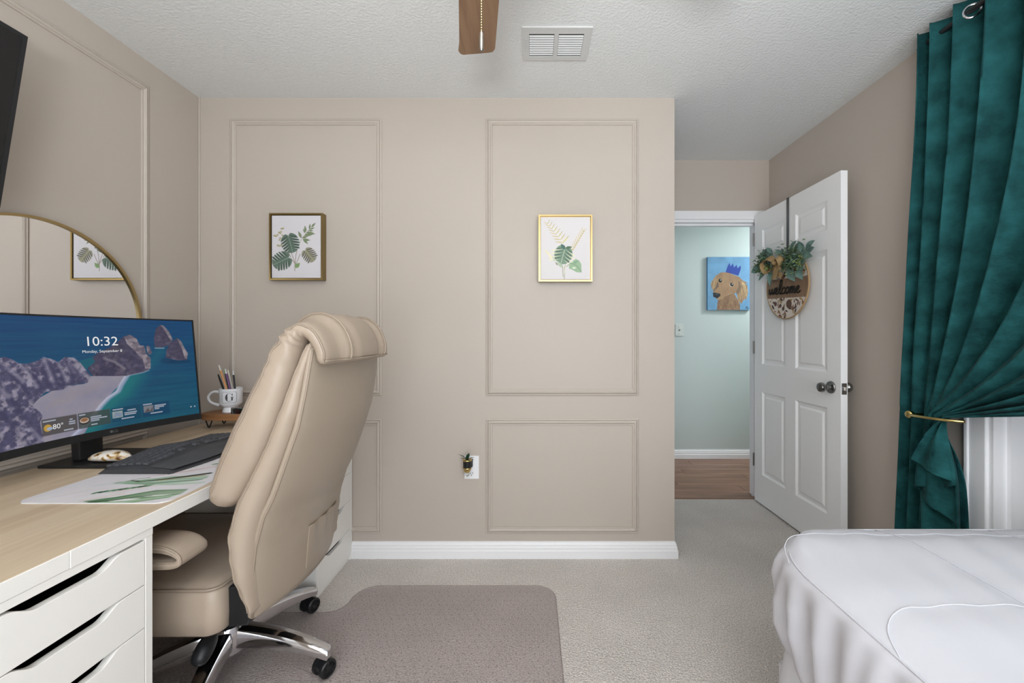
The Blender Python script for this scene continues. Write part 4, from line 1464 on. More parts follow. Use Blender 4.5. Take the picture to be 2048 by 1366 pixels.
# gas lift and five star base
HXc, HYc = -1.049, 1.408
B().lathe([(.028, .17), (.028, .27)], (HXc, HYc, 0), 'z', 20).obj('gas_lift', M['black'], chair, smooth=True, angle=.6)
B().lathe([(.045, .085), (.058, .10), (.06, .16), (.05, .185), (.03, .19)], (HXc, HYc, 0), 'z', 28).obj('hub', M['chrome'], chair, smooth=True, angle=.6)
for k in range(5):
    a = k * 2 * PI / 5 - .02
    ca, sa = math.cos(a), math.sin(a)
    rs = []
    for i in range(15):
        t = i / 14
        r = .035 + .315 * t
        z1 = .178 - .020 * t - .055 * t ** 2.2
        hgt = .062 - .030 * t
        hw = .030 - .010 * t
        sec = [(-hw, -hgt), (-hw * 1.05, -hgt * .35), (-hw * .82, -.004), (-hw * .3, 0), (hw * .3, 0), (hw * .82, -.004), (hw * 1.05, -hgt * .35), (hw, -hgt)]
        rs.append([(HXc + ca * r - sa * p, HYc + sa * r + ca * p, z1 + q) for p, q in sec])
    rs.append([(p[0] + ca * .006, p[1] + sa * .006, p[2] - .006 if False else p[2]) for p in [tuple(Vector(rs[-1][0]).lerp(Vector(q), .8)) for q in rs[-1]]])
    lg = B().rings(rs, True, True, True).obj('leg', M['chrome'], chair, smooth=True, angle=.7)
    cxw, cyw = HXc + ca * .335, HYc + sa * .335
    sw = a + .9 if k == 0 else a + .4 + k
    if k == 1:
        sw = -.35
    if k == 0:
        sw = -.50
    fx, fy = math.cos(sw), math.sin(sw)     # axle direction
    cs_ = B().lathe([(.006, 0), (.006, .035)], (cxw, cyw, .058), 'z', 10)
    cs_.prism([(-.022, .03), (.024, .03), (.028, .048), (.015, .060), (-.010, .064), (-.028, .052)], lambda p, z, d: (cxw - fy * p + fx * d, cyw + fx * p + fy * d, z + .0), -.010, .010)
    ct = cs_.obj('caster', M['black'], lg, smooth=True, angle=.6)
    rot = Matrix.Translation((cxw, cyw, .0365)) @ Matrix.Rotation(sw, 4, 'Z')
    for sd in (-1, 1):
        wb = B().lathe([(.004, sd * .026), (.010, sd * .027), (.011, sd * .024), (.021, sd * .023), (.022, sd * .027), (.0265, sd * .028), (.0300, sd * .024), (.0300, sd * .012), (.026, sd * .010), (.004, sd * .010)], (0, 0, 0), 'x', 24)
        for q in range(7):
            an = q * 2 * PI / 7
            wb.add([(sd * .0265, math.cos(an + e_) * rr_, math.sin(an + e_) * rr_) for rr_, e_ in ((.010, -.18), (.010, .18), (.022, .09), (.022, -.09))], [(0, 1, 2, 3)])
        wb.xf(rot).obj('caster_wheel', M['black'], lg, smooth=True, angle=.5)

# ================================================================== PICTURES
def picture(x0, x1, z0, z1, cvs, goldm, label):
    t = thing('framed_picture', label, 'picture', ((x0 + x1) / 2, YB - .02, z0), 'botanical pictures on the panelled wall')
    yb, yf = YB - .001, YB - .040
    fw = .008
    rs = []
    for w, y in ((0, yb), (0, yf), (fw, yf), (fw, yf + .014), (fw + .003, yf + .014), (fw + .003, yb)):
        rs.append([(x0 + w, y, z0 + w), (x1 - w, y, z0 + w), (x1 - w, y, z1 - w), (x0 + w, y, z1 - w)])
    B().rings(rs, True).obj('frame', goldm, t)
    g = fw + .004
    B().box(x0 + fw, x1 - fw, yf + .016, yb, z0 + fw, z1 - fw).obj('backing', M['black'], t)
    B().box(x0 + g, x1 - g, yf + .006, yf + .016, z0 + g, z1 - g).obj('canvas', M['ceramic'], t)
    cvs.grid('print', lambda u, v: np.stack([x0 + g + (x1 - x0 - 2 * g) * u, 0 * u + yf + .0055, z0 + g + (z1 - z0 - 2 * g) * v], -1), M['print'], t, False)
    return t


def px1(X, Y):      # helper: drawing coordinates of the left print (origin top left, 780 x 1005 units)
    return ((X - 185) / 785, 1 - (Y - 158) / 1004)


a1 = Cv(220, 280, 'd6d3d8')
for pts in ([(555, 1050), (555, 920), (520, 820), (480, 700)], [(560, 940), (570, 800), (600, 660), (660, 540), (790, 380)], [(560, 960), (600, 880), (640, 780)], [(490, 830), (450, 750), (370, 680)], [(555, 930), (500, 860)]):
    a1.stroke([px1(*p) for p in pts], .008, '7d705e', .9, 1)
a1.monstera(*px1(470, 560), .31, math.radians(-75), '5f7265', '36483f', '93a598', 'd6d3d8')
a1.monstera(*px1(385, 870), .31, math.radians(205), '64776b', '3a4d42', '96a79b', 'd6d3d8')
a1.monstera(*px1(765, 770), .24, math.radians(-50), '8f8f78', '54504c', 'b7b39c', 'd6d3d8')
for x0, y0, x1, y1 in ((660, 520, 610, 410), (720, 440, 690, 370), (730, 420, 715, 320), (790, 380, 800, 290), (820, 345, 885, 275), (800, 380, 870, 350), (780, 395, 850, 405), (740, 430, 880, 455), (710, 470, 830, 470), (670, 520, 765, 490), (680, 545, 800, 555), (690, 540, 765, 615)):
    a1.leaf(*px1(x0, y0), *px1(x1, y1), .36, '7e8c6c', '5d6b50')
for x, y in ((225, 480), (250, 490), (300, 430), (330, 420), (340, 370), (365, 365), (320, 520), (310, 550), (280, 640), (310, 645), (345, 640), (355, 475), (275, 470), (320, 440)):
    a1.ell(*px1(x, y), .017, .014, '9c9471', .9, .5)
    a1.ell(px1(x, y)[0] + .01, px1(x, y)[1] + .012, .010, .008, 'c9c3a8', .9, .5)
a1.leaf(*px1(560, 1000), *px1(635, 920), .6, '7d9a68')
picture(-1.366, -1.087, 1.468, 1.817, a1, M['gold_dark'], 'left gold framed print of dark monstera leaves')


def px2(X, Y):
    return ((X - 190) / 785, 1 - (Y - 180) / 1005)


a2 = Cv(220, 280, 'dedadb')
for X, Y in ((430, 440), (470, 490), (500, 540)):
    pass
a2.stroke([px2(250, 260), px2(400, 360), px2(500, 500), px2(540, 600)], .008, 'efe9c8', .95, 1)
for k in range(8):
    t = k / 7
    x, y = 300 + 240 * t, 290 + 300 * t ** 1.1
    a2.leaf(*px2(x, y), *px2(x - 60 - 60 * t, y - 30 + 20 * t), .16, 'd9cc9c', 'b39b5e')
    a2.leaf(*px2(x, y), *px2(x + 30 + 50 * t, y - 70 - 30 * t), .18, 'ddd2a6', '8f8c5c')
a2.leaf(*px2(540, 600), *px2(640, 480), .2, 'e4dcb4', '8c9268')
for pts in ([(565, 1180), (570, 1000), (600, 900), (660, 780), (760, 600), (880, 400)], [(545, 1140), (540, 980), (470, 860)], [(600, 980), (640, 940), (690, 930)]):
    a2.stroke([px2(*p) for p in pts], .009, '8d9270', .9, 1)
a2.stroke([px2(560, 1100), px2(600, 900), px2(680, 760)], .006, 'f4efd0', .9, 1)
for k in range(10):
    t = k / 9
    x, y = 670 + 190 * t, 740 - 330 * t
    a2.leaf(*px2(x, y), *px2(x - 15, y - 70), .2, 'e2d8b4', 'bda672')
    a2.leaf(*px2(x, y), *px2(x + 55, y - 45), .2, 'e2d8b4', 'bda672')
a2.monstera(*px2(560, 745), .30, math.radians(-105), '7c9682', '4a6558', 'e9e6c8', 'e6e3c4', 4)
a2.leaf(*px2(580, 700), *px2(510, 610), .5, '4f6f66')
a2.leaf(*px2(590, 680), *px2(690, 660), .4, '55705a')
heart = [px2(*p) for p in ((640, 960), (650, 920), (690, 910), (710, 880), (750, 855), (800, 880), (835, 940), (840, 1075), (760, 1070), (690, 1030), (640, 1010))]
a2.poly(heart, '9bb796')
a2.stroke([px2(660, 920), px2(760, 960), px2(835, 1060)], .008, '6f8d70', .9)
a2.leaf(*px2(710, 930), *px2(790, 880), .4, '86a688')
a2.ell(*px2(720, 1000), .03, .015, 'e4ecdc', .8, .5)
for x0, y0, x1, y1, c in ((540, 1000, 440, 880, 'a9bca6'), (430, 900, 330, 790, 'c5cfbf'), (340, 800, 250, 700, 'e3dcc0'), (380, 880, 300, 740, 'e8e2c8'), (460, 960, 420, 900, '6d6f62')):
    a2.leaf(*px2(x0, y0), *px2(x1, y1), .3, c, 'efe9c8')
picture(.039, .3205, 1.460, 1.809, a2, M['gold'], 'right gold framed print of pale palm fronds and heart leaf')

# dog painting in the hall
dp = Cv(240, 300, '6f9fc4')


def pd(X, Y):
    return ((X - 175) / 870, 1 - (Y - 150) / 1110)


dn = dp.noise(5, 5, 61, 4)
dp.a = dp.a * (.88 + .2 * dn[..., None]) + np.array([0, .01, .03]) * (dp.X[..., None])


def fur(pts, c1, c2, seed):
    n = dp.noise(18, 7, seed, 4)
    col = np.array(Cv.c(c1)) * (1 - n[..., None]) + np.array(Cv.c(c2)) * n[..., None]
    dp.poly([pd(*p) for p in pts], col)


fur([(380, 1060), (440, 1020), (560, 960), (720, 920), (830, 1130), (835, 1260), (360, 1260)], '6f4f3e', 'a58565', 62)
fur([(360, 520), (300, 600), (235, 720), (270, 820), (300, 860), (350, 760), (400, 620)], '9a7b5e', 'b59872', 63)
fur([(350, 540), (440, 475), (560, 475), (700, 520), (820, 570), (900, 650), (1000, 690), (940, 700), (990, 800), (1000, 900), (960, 1020), (900, 1050), (870, 1130), (800, 1080), (760, 900), (560, 980), (380, 1050), (300, 960), (280, 900), (350, 800)], '8d6c53', 'ab8b69', 64)
fur([(800, 640), (860, 760), (830, 880), (770, 960), (755, 880), (800, 760)], '55433a', '7c6453', 65)
fur([(380, 640), (350, 760), (285, 850), (300, 880), (400, 770)], '54423a', '77604f', 66)
fur([(870, 660), (940, 720), (990, 850), (970, 1000), (930, 900), (880, 780)], 'b0946d', 'c9ad82', 67)
dp.stroke([pd(500, 990), pd(620, 950), pd(720, 900)], .010, '5a4034', .9, 1)
dp.stroke([pd(420, 1040), pd(520, 975), pd(700, 905)], .014, 'bd986f', .6, 2)
dp.stroke([pd(430, 760), pd(400, 820), pd(330, 870)], .06, 'a98865', .5, 6)
dp.poly([pd(*p) for p in ((280, 900), (330, 895), (430, 920), (435, 960), (370, 1018), (290, 985))], '20252b')
dp.ell(*pd(360, 930), .035, .018, '434b55', .7, .5)
for x, y in ((430, 645), (665, 730)):
    dp.ell(*pd(x, y), .050, .045, 'b8946c', .7, .3)
    dp.ell(*pd(x, y), .034, .037, '14130f')
    dp.ell(*pd(x + 12, y - 12), .009, .009, 'dfe4e8')
dp.stroke([pd(622, 720), pd(635, 755), pd(665, 768)], .008, 'd8d4d0', .9)
dp.poly([pd(*p) for p in ((540, 470), (580, 350), (620, 270), (640, 350), (690, 285), (710, 370), (765, 315), (785, 390), (845, 325), (850, 400), (800, 540), (700, 510))], '1f3f9a')
dp.stroke([pd(560, 470), pd(680, 490), pd(790, 530)], .012, '27347e', .7, 2)
dp.stroke([pd(640, 500), pd(560, 480), pd(480, 490)], .012, 'b7794a', .6, 2)
for pts in ([(950, 1220), (975, 1185), (960, 1200), (955, 1225), (975, 1235)], [(985, 1200), (1000, 1215), (990, 1250)]):
    dp.stroke([pd(*p) for p in pts], .010, '1c2430', 1)
for k in range(10):
    x = 800 + 18 * k
    dp.stroke([pd(x, 700 + 10 * k), pd(x - 10, 900 + 12 * (k % 4)), pd(x - 30, 1020 + 25 * (k % 3))], .010, ['c2a67c', '7d6450'][k % 2], .5, 2)
rd = random.Random(9)
for k in range(120):
    x, y = rd.choice([(rd.uniform(820, 990), rd.uniform(680, 1000)), (rd.uniform(250, 360), rd.uniform(600, 820)), (rd.uniform(380, 820), rd.uniform(1030, 1230))])
    lx, ly = (rd.uniform(-25, 10), rd.uniform(40, 110)) if y < 1020 else (rd.uniform(-20, 20), rd.uniform(30, 70))
    dp.stroke([pd(x, y), pd(x + lx * .5 + 6, y + ly * .5), pd(x + lx, y + ly)], .006, rd.choice(['c4a77c', '8a6c52', 'a98a66', '6b5242', 'b89670']), .65, 1)
for k in range(50):
    x, y = rd.uniform(420, 760), rd.uniform(520, 860)
    if min(math.hypot(x - 430, y - 645), math.hypot(x - 665, y - 730)) > 75:
        dp.stroke([pd(x, y), pd(x - 20, y + 45)], .010, rd.choice(['a58664', '94745a', '9b7b60']), .4, 2)
dg_ = thing('dog_painting', 'canvas painting of a brown dog wearing a blue paper crown in the hall', 'painting', (1.91, 3.88, 1.42))
X0, X1, Z0, Z1 = 1.685, 2.092, 1.424, 1.930
B().box(X0, X1, 3.872, 3.8995, Z0, Z1).obj('canvas', mat('canvas_blue', '5f93b8', .7), dg_)
dp.grid('painted_front', lambda u, v: np.stack([X0 + (X1 - X0) * u, 0 * u + 3.8715, Z0 + (Z1 - Z0) * v], -1), M['paint_canvas'], dg_, False)

# hall switch plate
sp = thing('hall_switch_plate', 'small off-white switch plate on the pale blue hall wall', 'switch plate', (1.425, 3.895, 1.176))
B().box(1.385, 1.462, 3.892, 3.8995, 1.176, 1.290, .002, 2).obj('plate', mat('plate_hall', 'cfd4d0', .5), sp)
for z in (1.203, 1.233, 1.263):
    B().box(1.419, 1.428, 3.887, 3.8925, z - .006, z + .006).obj('toggle', M['grey_ink'] if z == 1.233 else M['white'], sp)

# ================================================================== OUTLET WITH PLUG-IN PLANT
ol = thing('wall_outlet', 'white wall outlet plate low between the panel mouldings', 'outlet', (-.314, YB - .004, .419))
op = B().box(-.353, -.276, YB - .007, YB - .0005, .419, .5415, .002, 2).obj('plate', M['white'], ol)
for z in (.447, .507):
    sk = B().lathe([(.0165, 0), (.0165, -.0015), (.002, -.0016)], (-.3145, YB - .0072, z), 'y', 20).obj('socket', M['white'], ol)
    for dx, dz in ((-.006, .004), (.006, .004), (0, -.007)):
        B().box(-.3145 + dx - .0012, -.3145 + dx + .0012, YB - .0094, YB - .0088, z + dz - .004, z + dz + .004).obj('slot', M['black'], sk)
pp = thing('plug_in_planter', 'tiny gold and black plug-in planter with green leaves on the outlet', 'plug-in plant', (-.330, YB - .05, .465))
cx_, cy_ = -.331, YB - .048
B().lathe([(.010, .472 - .50), (.014, -.020), (.021, -.012), (.022, .030), (.0225, .034), (.019, .034)], (cx_, cy_, .50), 'z', 24).obj('cup', M['black'], pp, smooth=True, angle=.6)
B().lathe([(.0225, .028), (.0245, .031), (.0235, .036), (.019, .036)], (cx_, cy_, .50), 'z', 24).obj('rim', M['brass'], pp, smooth=True)
B().lathe([(.008, -.034), (.015, -.028), (.022, -.012), (.0228, -.006)], (cx_, cy_, .50), 'z', 24).obj('cup_base', M['brass'], pp, smooth=True)
B().lathe([(.004, -.052), (.010, -.046), (.011, -.038), (.008, -.034)], (cx_, cy_, .50), 'z', 16).obj('fragrance_bulb', M['glass'], pp, smooth=True)
B().box(cx_ + .004, cx_ + .024, cy_ + .012, YB - .0096, .488, .528, .003, 2).obj('plug_body', M['black'], pp)


def leaf_geo(L, W, bend=.25, fold=.15, n=8):
    """leaf along +x, lying in xy, bending to -z"""
    rs = []
    for i in range(n + 1):
        t = i / n
        w = W * .5 * max(.02, math.sin(PI * t ** .8)) * (1 if t < 1 else 0)
        z = -bend * L * t * t
        rs.append([(L * t, w, z + fold * w), (L * t, w * .4, z + fold * w * .2), (L * t, 0, z - .0004), (L * t, -w * .4, z + fold * w * .2), (L * t, -w, z + fold * w)])
    return B().rings(rs, False)


def aim(base, tip, roll=0.0, up=(0, 0, 1)):
    d = (Vector(tip) - Vector(base)).normalized()
    u = Vector(up)
    s = u.cross(d)
    if s.length < 1e-4:
        s = Vector((0, 1, 0)).cross(d)
    s.normalize()
    n = d.cross(s)
    R = Matrix((d, s, n)).transposed().to_4x4()
    return Matrix.Translation(base) @ R @ Matrix.Rotation(roll, 4, 'X')


for dx, dy, dz, L_, W_l in ((-.042, -.01, .040, .055, .016), (-.034, -.015, .018, .040, .013), (.036, -.008, .020, .042, .016), (.008, -.012, .040, .045, .022), (.032, .006, .002, .036, .010), (-.006, -.03, .022, .036, .018), (.018, -.022, .020, .034, .015)):
    base = Vector((cx_, cy_, .534))
    leaf_geo(L_, W_l, .15, .25).xf(aim(base, base + Vector((dx, dy, dz)))).obj('leaf', M['deep_leaf'], pp, smooth=True)

# ================================================================== WELCOME SIGN ON THE DOOR
SX, SY, SZ = DX0 - .012, 2.535 - .027, 1.487
sign = thing('welcome_sign', 'round wooden welcome sign with eucalyptus leaves and burlap bow on the door', 'door sign', (SX, SY, SZ - .205))
TL = -.055


def SG(h, v, o):
    """h: to the right as seen from the room, v: up, o: out from the sign face"""
    return (SX - .010 - o, 2.535 - h, SZ + v)


R0 = .205
hc = .027
wc = Cv(230, 230, 'dcd2c8')


def ws(h, v):
    return ((h - hc) / (2 * R0) + .5, v / (2 * R0) + .5)


rw = random.Random(12)
cols_w = ['5a3a30', '7a5440', 'a98a5a', '3c2c2a', '8d5f3f', 'b79a70']
for k in range(230):
    h, v = rw.uniform(-.18, .23), rw.uniform(-.20, .20)
    an = rw.uniform(0, 6.28)
    L_ = rw.uniform(.022, .046)
    wc.leaf(*ws(h, v), *ws(h + L_ * math.cos(an), v + L_ * math.sin(an)), .38, cols_w[k % 6], None, .9)
for h, v, r in ((.055, -.115, .026), (-.03, -.12, .012), (-.08, -.105, .014), (.0, -.14, .012)):
    wc.ell(*ws(h, v), r / (2 * R0), r / (2 * R0), '5b4038', 1, .3)
    wc.ell(*ws(h, v), r * .5 / (2 * R0), r * .5 / (2 * R0), '7d5c48', 1, .5)
    for q in range(7):
        wc.stroke([ws(h, v), ws(h + r * math.cos(q * .9), v + r * math.sin(q * .9))], .006, '3f2b26', .6)
wn = wc.noise(40, 3, 5, 3)
band = np.array(Cv.c('8a6f58')) * (.85 + .3 * wn[..., None])
hb = lambda h: TL * (h - .02)
wc.poly([ws(-.2, .045 + hb(-.2)), ws(.25, .045 + hb(.25)), ws(.25, -.075 + hb(.25)), ws(-.2, -.075 + hb(-.2))], band)
for k in range(11):
    h = -.17 + .04 * k
    wc.stroke([ws(h, .045 + hb(h)), ws(h, -.075 + hb(h))], .003, '6d5644', .4)
B().prism([(hc + R0 * math.cos(t * 2 * PI / 72), R0 * math.sin(t * 2 * PI / 72)) for t in range(72)], lambda h, v, d: SG(h, v, d), -.010, -.0008).obj('board', M['sign_rim'], sign)
wc.grid('printed_face', lambda u, v: np.stack([0 * u + SX - .010, 2.535 - (hc + (u - .5) * 2 * R0), SZ + (v - .5) * 2 * R0], -1), M['print'], sign, False, lambda X, Y: np.hypot(X - .5, Y - .5) < .497)
B().tube([SG(hc + (R0 - .001) * math.cos(t * 2 * PI / 72), (R0 - .001) * math.sin(t * 2 * PI / 72), -.002) for t in range(72)], .0042, 8, closed=True).obj('rim', M['sign_rim'], sign, smooth=True)
GL = {'w': ([(0, .9), (.08, .35), (.28, .0), (.50, .35), (.60, .85), (.66, .35), (.86, .0), (1.06, .35), (1.14, .95), (1.30, .85)], 1.22),
      'e': ([(.0, .30), (.34, .48), (.48, .80), (.30, 1.0), (.06, .70), (.10, .20), (.40, .0), (.78, .30)], .74),
      'l': ([(.0, .30), (.34, 1.0), (.48, 1.9), (.30, 2.15), (.12, 1.7), (.12, .50), (.30, .0), (.60, .25)], .56),
      'c': ([(.54, .80), (.34, 1.0), (.06, .60), (.10, .15), (.40, .0), (.72, .30)], .68),
      'o': ([(.36, 1.0), (.06, .60), (.15, .10), (.40, .0), (.64, .40), (.54, .90), (.34, .98), (.50, .78), (.86, .88)], .84),
      'm': ([(.0, .95), (.05, .0), (.10, .60), (.30, 1.0), (.42, .70), (.43, .0), (.52, .60), (.70, 1.0), (.82, .70), (.85, .15), (1.0, .0), (1.16, .25)], 1.10)}
wt = B()
pen_x = 0.0
for ch_ in 'welcome':
    pts_, adv = GL[ch_]
    P_ = [(-.147 + (pen_x + a_ + .12 * c_) * .0525, -.046 + c_ * .040) for a_, c_ in pts_]
    wt.tube(smooth_path([SG(h, v + TL * (h - .02) - .002, .0028 + .0012 * (k_ % 2)) for k_, (h, v) in enumerate(P_)], len(P_) * 6), .0042, 6)
    pen_x += adv
wt.obj('welcome_lettering', M['ink'], sign, smooth=True)
# over-the-door strap
B().box(DX0 - .0042, DX0 - .0012, 2.510, 2.532, 1.68, 2.034).box(DX0 - .0042, DX1 + .003, 2.510, 2.532, 2.0305, 2.034).box(DX1 + .001, DX1 + .003, 2.510, 2.532, 1.99, 2.034).obj('door_hook', mat('hook_steel', '6b6c6e', .35, .8), sign)
LV = [(-.091, .199, -.225, .235), (-.091, .218, -.181, .251), (-.075, .224, -.107, .262), (-.067, .195, -.099, .196), (-.216, .159, -.32, .136), (-.131, .126, -.207, .069), (-.091, .119, -.099, .020), (.024, .191, -.013, .230), (.031, .189, .031, .228), (.088, .199, .168, .242), (.221, .168, .181, .237), (.233, .178, .320, .208), (.235, .174, .318, .170), (.211, .160, .301, .129), (.074, .102, .152, .018), (.158, .091, .231, .018), (.184, .099, .235, .067), (.19, .128, .251, .105), (-.067, .213, -.156, .258), (.13, .18, .20, .225)]
rl = random.Random(4)
for i, (h0, v0, h1, v1) in enumerate(LV):
    b0, t0 = Vector(SG(h0, v0, .012 + .01 * rl.random())), Vector(SG(h1, v1, .030 + .018 * rl.random()))
    L_ = (t0 - b0).length
    leaf_geo(L_ * 1.08, max(.030, L_ * .48), .10, .18).xf(aim(b0, t0, rl.uniform(-.35, .35), (-1, 0, 0))).obj('leaf', M['leaf'], sign, smooth=True)
for nm, hcx, vcx, sh_, sv_, nsp, mt in (('sprig', -.175, .185, .085, .065, 300, 'leaf2'), ('sprig', .115, .150, .110, .070, 380, 'leaf2'), ('sprig', .13, .14, .11, .06, 150, 'leaf'), ('sprig', -.15, .17, .09, .06, 110, 'leaf'), ('sprig', .14, .12, .10, .05, 110, 'leaf3'), ('sprig', -.13, .13, .05, .03, 55, 'leaf3')):
    sp_ = B()
    for k in range(nsp):
        h, v = rl.gauss(hcx, sh_ * .5), rl.gauss(vcx, sv_ * .5)
        o_ = .010 + .028 * rl.random()
        d = Vector((rl.uniform(-1, .1), rl.uniform(-1, 1), rl.uniform(-1, 1))).normalized()
        p0 = Vector(SG(h, v, o_))
        u = d.orthogonal().normalized() * rl.uniform(.0045, .0085)
        Lq = rl.uniform(.016, .030)
        sp_.add([p0, p0 + d * Lq * .5 + u, p0 + d * Lq, p0 + d * Lq * .5 - u], [(0, 1, 2, 3)])
    so_ = sp_.obj(nm, M[mt], sign)
    so_['kind'] = 'stuff'
for k in range(5):
    h, v = [(-.15, .17), (.10, .18), (.16, .13), (.06, .15), (-.11, .12)][k]
    B().lathe([(.002, -.006), (.006, -.002), (.006, .003), (.002, .006)], SG(h, v, .03), 'z', 10).obj('berry', mat('berry_red', '74402f', .5), sign, smooth=True)
# burlap bow: two loops, two tails, knot
bow = B()
for pts, w in (([(-.01, .150), (-.06, .188), (-.135, .176), (-.112, .112), (-.05, .120), (-.01, .150)], .050), ([(-.01, .150), (.03, .180), (.055, .150), (.03, .122), (-.01, .150)], .040)):
    sp_ = smooth_path([SG(h, v, .044 + .012 * math.sin(i * 1.2)) for i, (h, v) in enumerate(pts)], 22)
    rs = []
    for i, p in enumerate(sp_):
        ww = w * (.45 + .75 * math.sin(PI * i / 21))
        rs.append([p + Vector((ww * .5, 0, ww * .35)), p + Vector((-ww * .35, 0, -ww * .35))])
    bow.rings(rs, False)
for (h0, v0, h1, v1, w) in ((-.015, .150, -.052, .050, .060), (.0, .148, .012, .050, .050)):
    rs = []
    for i in range(9):
        t = i / 8
        h, v = h0 + (h1 - h0) * t, v0 + (v1 - v0) * t
        ww = w * (.35 + .65 * min(1, t * 1.6))
        rs.append([SG(h - ww / 2, v, .030 + .004 * math.sin(6 * t)), SG(h, v, .036 + .004 * math.sin(6 * t)), SG(h + ww / 2, v, .030)])
    bow.rings(rs, False)
bo_ = bow.obj('burlap_bow', M['burlap'], sign, smooth=True)
B().lathe([(.004, -.018), (.014, -.012), (.017, 0), (.014, .012), (.004, .018)], SG(-.01, .150, .048), 'z', 14).obj('bow_knot', M['burlap'], bo_, smooth=True)

# ================================================================== CURTAIN
cur = thing('green_curtain', 'dark green velvet curtain tied back in front of the closet', 'curtain', (1.6, 1.5, .03))
NU, NV = 260, 120
ZTOP, ZTIE = 2.408, .858
LEN = 2.375


def sm(x):
    x = min(1, max(0, x))
    return x * x * (3 - 2 * x)


def cur_top(u):
    y = 1.655 - 1.45 * u ** 1.10
    ph = 2 * PI * (10.6 * u ** .80)
    x = 1.612 - .048 * math.cos(ph) * (.8 + .2 * min(1, u * 4))
    return x, y + .010 * math.sin(2 * ph)


def cur_tie(u):
    # a strip along the wall hangs almost straight, the rest is squeezed into the holdback
    if u < .16:
        y = 1.800 - .125 * (u / .16)
        x = 1.655 - .016 * math.cos(2 * PI * 2.2 * u / .16)
    else:
        g = (u - .16) / .84
        y = 1.675 - .150 * g ** .8
        x = 1.645 - .075 * g ** .6 - .010 * math.cos(2 * PI * 9 * g)
    return x, y


def cur_up(u, s):
    xt, yt = cur_top(u)
    xb, yb = cur_tie(u)
    q = 1.35 + 4.6 * u
    w = 1 - s ** q
    y = yb + (yt - yb) * w
    x = xb + (xt - xb) * (w ** .7)
    # creases in the velvet
    x += .0035 * math.sin(37 * u + 11 * s) * s + .0025 * math.sin(95 * u * (1 - .5 * s) + 7 * s)
    x -= .016 * math.sin(PI * s) * math.sin(PI * min(1, u * 1.2))
    z = ZTOP + (ZTIE - ZTOP) * s
    z += .012 * u * s
    return x, y, z


rows_ = []
for i in range(NV + 1):
    s = (i / NV)
    s = 1 - (1 - s) ** 1.25
    rows_.append([cur_up(j / NU, s) for j in range(NU + 1)])
low = []
NL = 60


def tri(x):
    x = x % 1.0
    return math.sin(2 * PI * x) * .8 + .2 * (4 * abs(x - .5) - 1)


for i in range(1, NL + 1):
    t = i / NL
    r_ = []
    for j in range(NU + 1):
        u = j / NU
        x0, y0, z0 = rows_[-1][j]
        g = sm((u - .16) / .10)
        rem = z0 - .02 if u < .30 else interp(u, [.30, .36, .50, .66, .82, 1.0], [z0 - .02, .70, .44, .33, .25, .185])
        d = rem * t
        op = 1 - math.exp(-d / .10)
        ph = 2.72 * (u - .16) / .84
        fl = .055 + .045 * sm(d / .25)
        y = y0 + g * op * ((1.575 - y0) - fl * tri(ph)) + (1 - g) * .028 * sm(d / .8)
        x = x0 - g * (.045 * (u - .3) * op) + g * .014 * math.cos(2 * PI * ph) * op + g * .010 * math.sin(2 * PI * 5 * u) * op - (1 - g) * .006 * math.cos(2 * PI * 2.2 * u / .16) * op
        r_.append((min(x, 1.690), y, z0 - d))
    low.append(r_)
cb = B().rings(rows_ + low, False)
co_ = cb.obj('velvet_panel', M['velvet'], cur, smooth=True)
sd_ = co_.modifiers.new('thick', 'SOLIDIFY')
sd_.thickness = .003
# sewn header line
B().tube([(p[0] - .0022, p[1] - .0015, p[2]) for p in rows_[4]], .0012, 4).obj('header_seam', M['velvet'], cur, smooth=True)
# grommets and rod
rodz = ZTOP - .045
for k in [q_ + .75 for q_ in range(8)] + [q_ + .25 for q_ in range(2, 9)]:
    u = (k / 10.6) ** (1 / .80)
    x, y = cur_top(u)
    x2, y2 = cur_top(u + .002)
    d = Vector((x2 - x, y2 - y, 0)).normalized()
    pts = [Vector((x, y, rodz)) + d * .023 * math.cos(q) + Vector((0, 0, .023 * math.sin(q))) for q in [m_ * 2 * PI / 24 for m_ in range(24)]]
    B().tube(pts, .0055, 8, closed=True).obj('grommet', M['chrome'], cur, smooth=True)
rod = thing('curtain_rod', 'metal curtain rod threaded through the green velvet curtain', 'curtain rod', (1.605, .9, rodz))
B().tube([(1.605, -.25, rodz), (1.605, 1.640, rodz)], .010, 14).obj('rod', M['black'], rod, smooth=True, angle=.6)
B().box(1.60, 1.7115, 1.18, 1.20, rodz - .006, rodz + .006).box(1.704, 1.7115, 1.165, 1.215, rodz - .03, rodz + .03).obj('bracket', M['steel'], rod)
hb_ = thing('curtain_holdback', 'curved brass holdback gathering the green curtain', 'holdback', (1.66, 1.70, .85))
tie_pts = smooth_path([(1.705, 1.71, .846), (1.650, 1.712, .846), (1.588, 1.700, .848), (1.556, 1.65, .852), (1.540, 1.58, .858), (1.546, 1.51, .862), (1.580, 1.478, .864)], 30)
B().tube(tie_pts, .0055, 10).obj('arm', M['brass'], hb_, smooth=True)
B().lathe([(.004, -.012), (.014, -.011), (.016, -.004), (.015, .006), (.006, .010)], (1.588, 1.700, .848), 'x', 18).obj('knob', M['brass'], hb_, smooth=True)

# clothes in the closet
rod2 = thing('closet_rod', 'white clothes rod inside the dark closet', 'rod', (2.15, .75, 1.72))
B().tube([(2.15, CY0 - .299, 1.72), (2.15, CY1 + .349, 1.72)], .014, 12).obj('bar', M['white'], rod2, smooth=True)


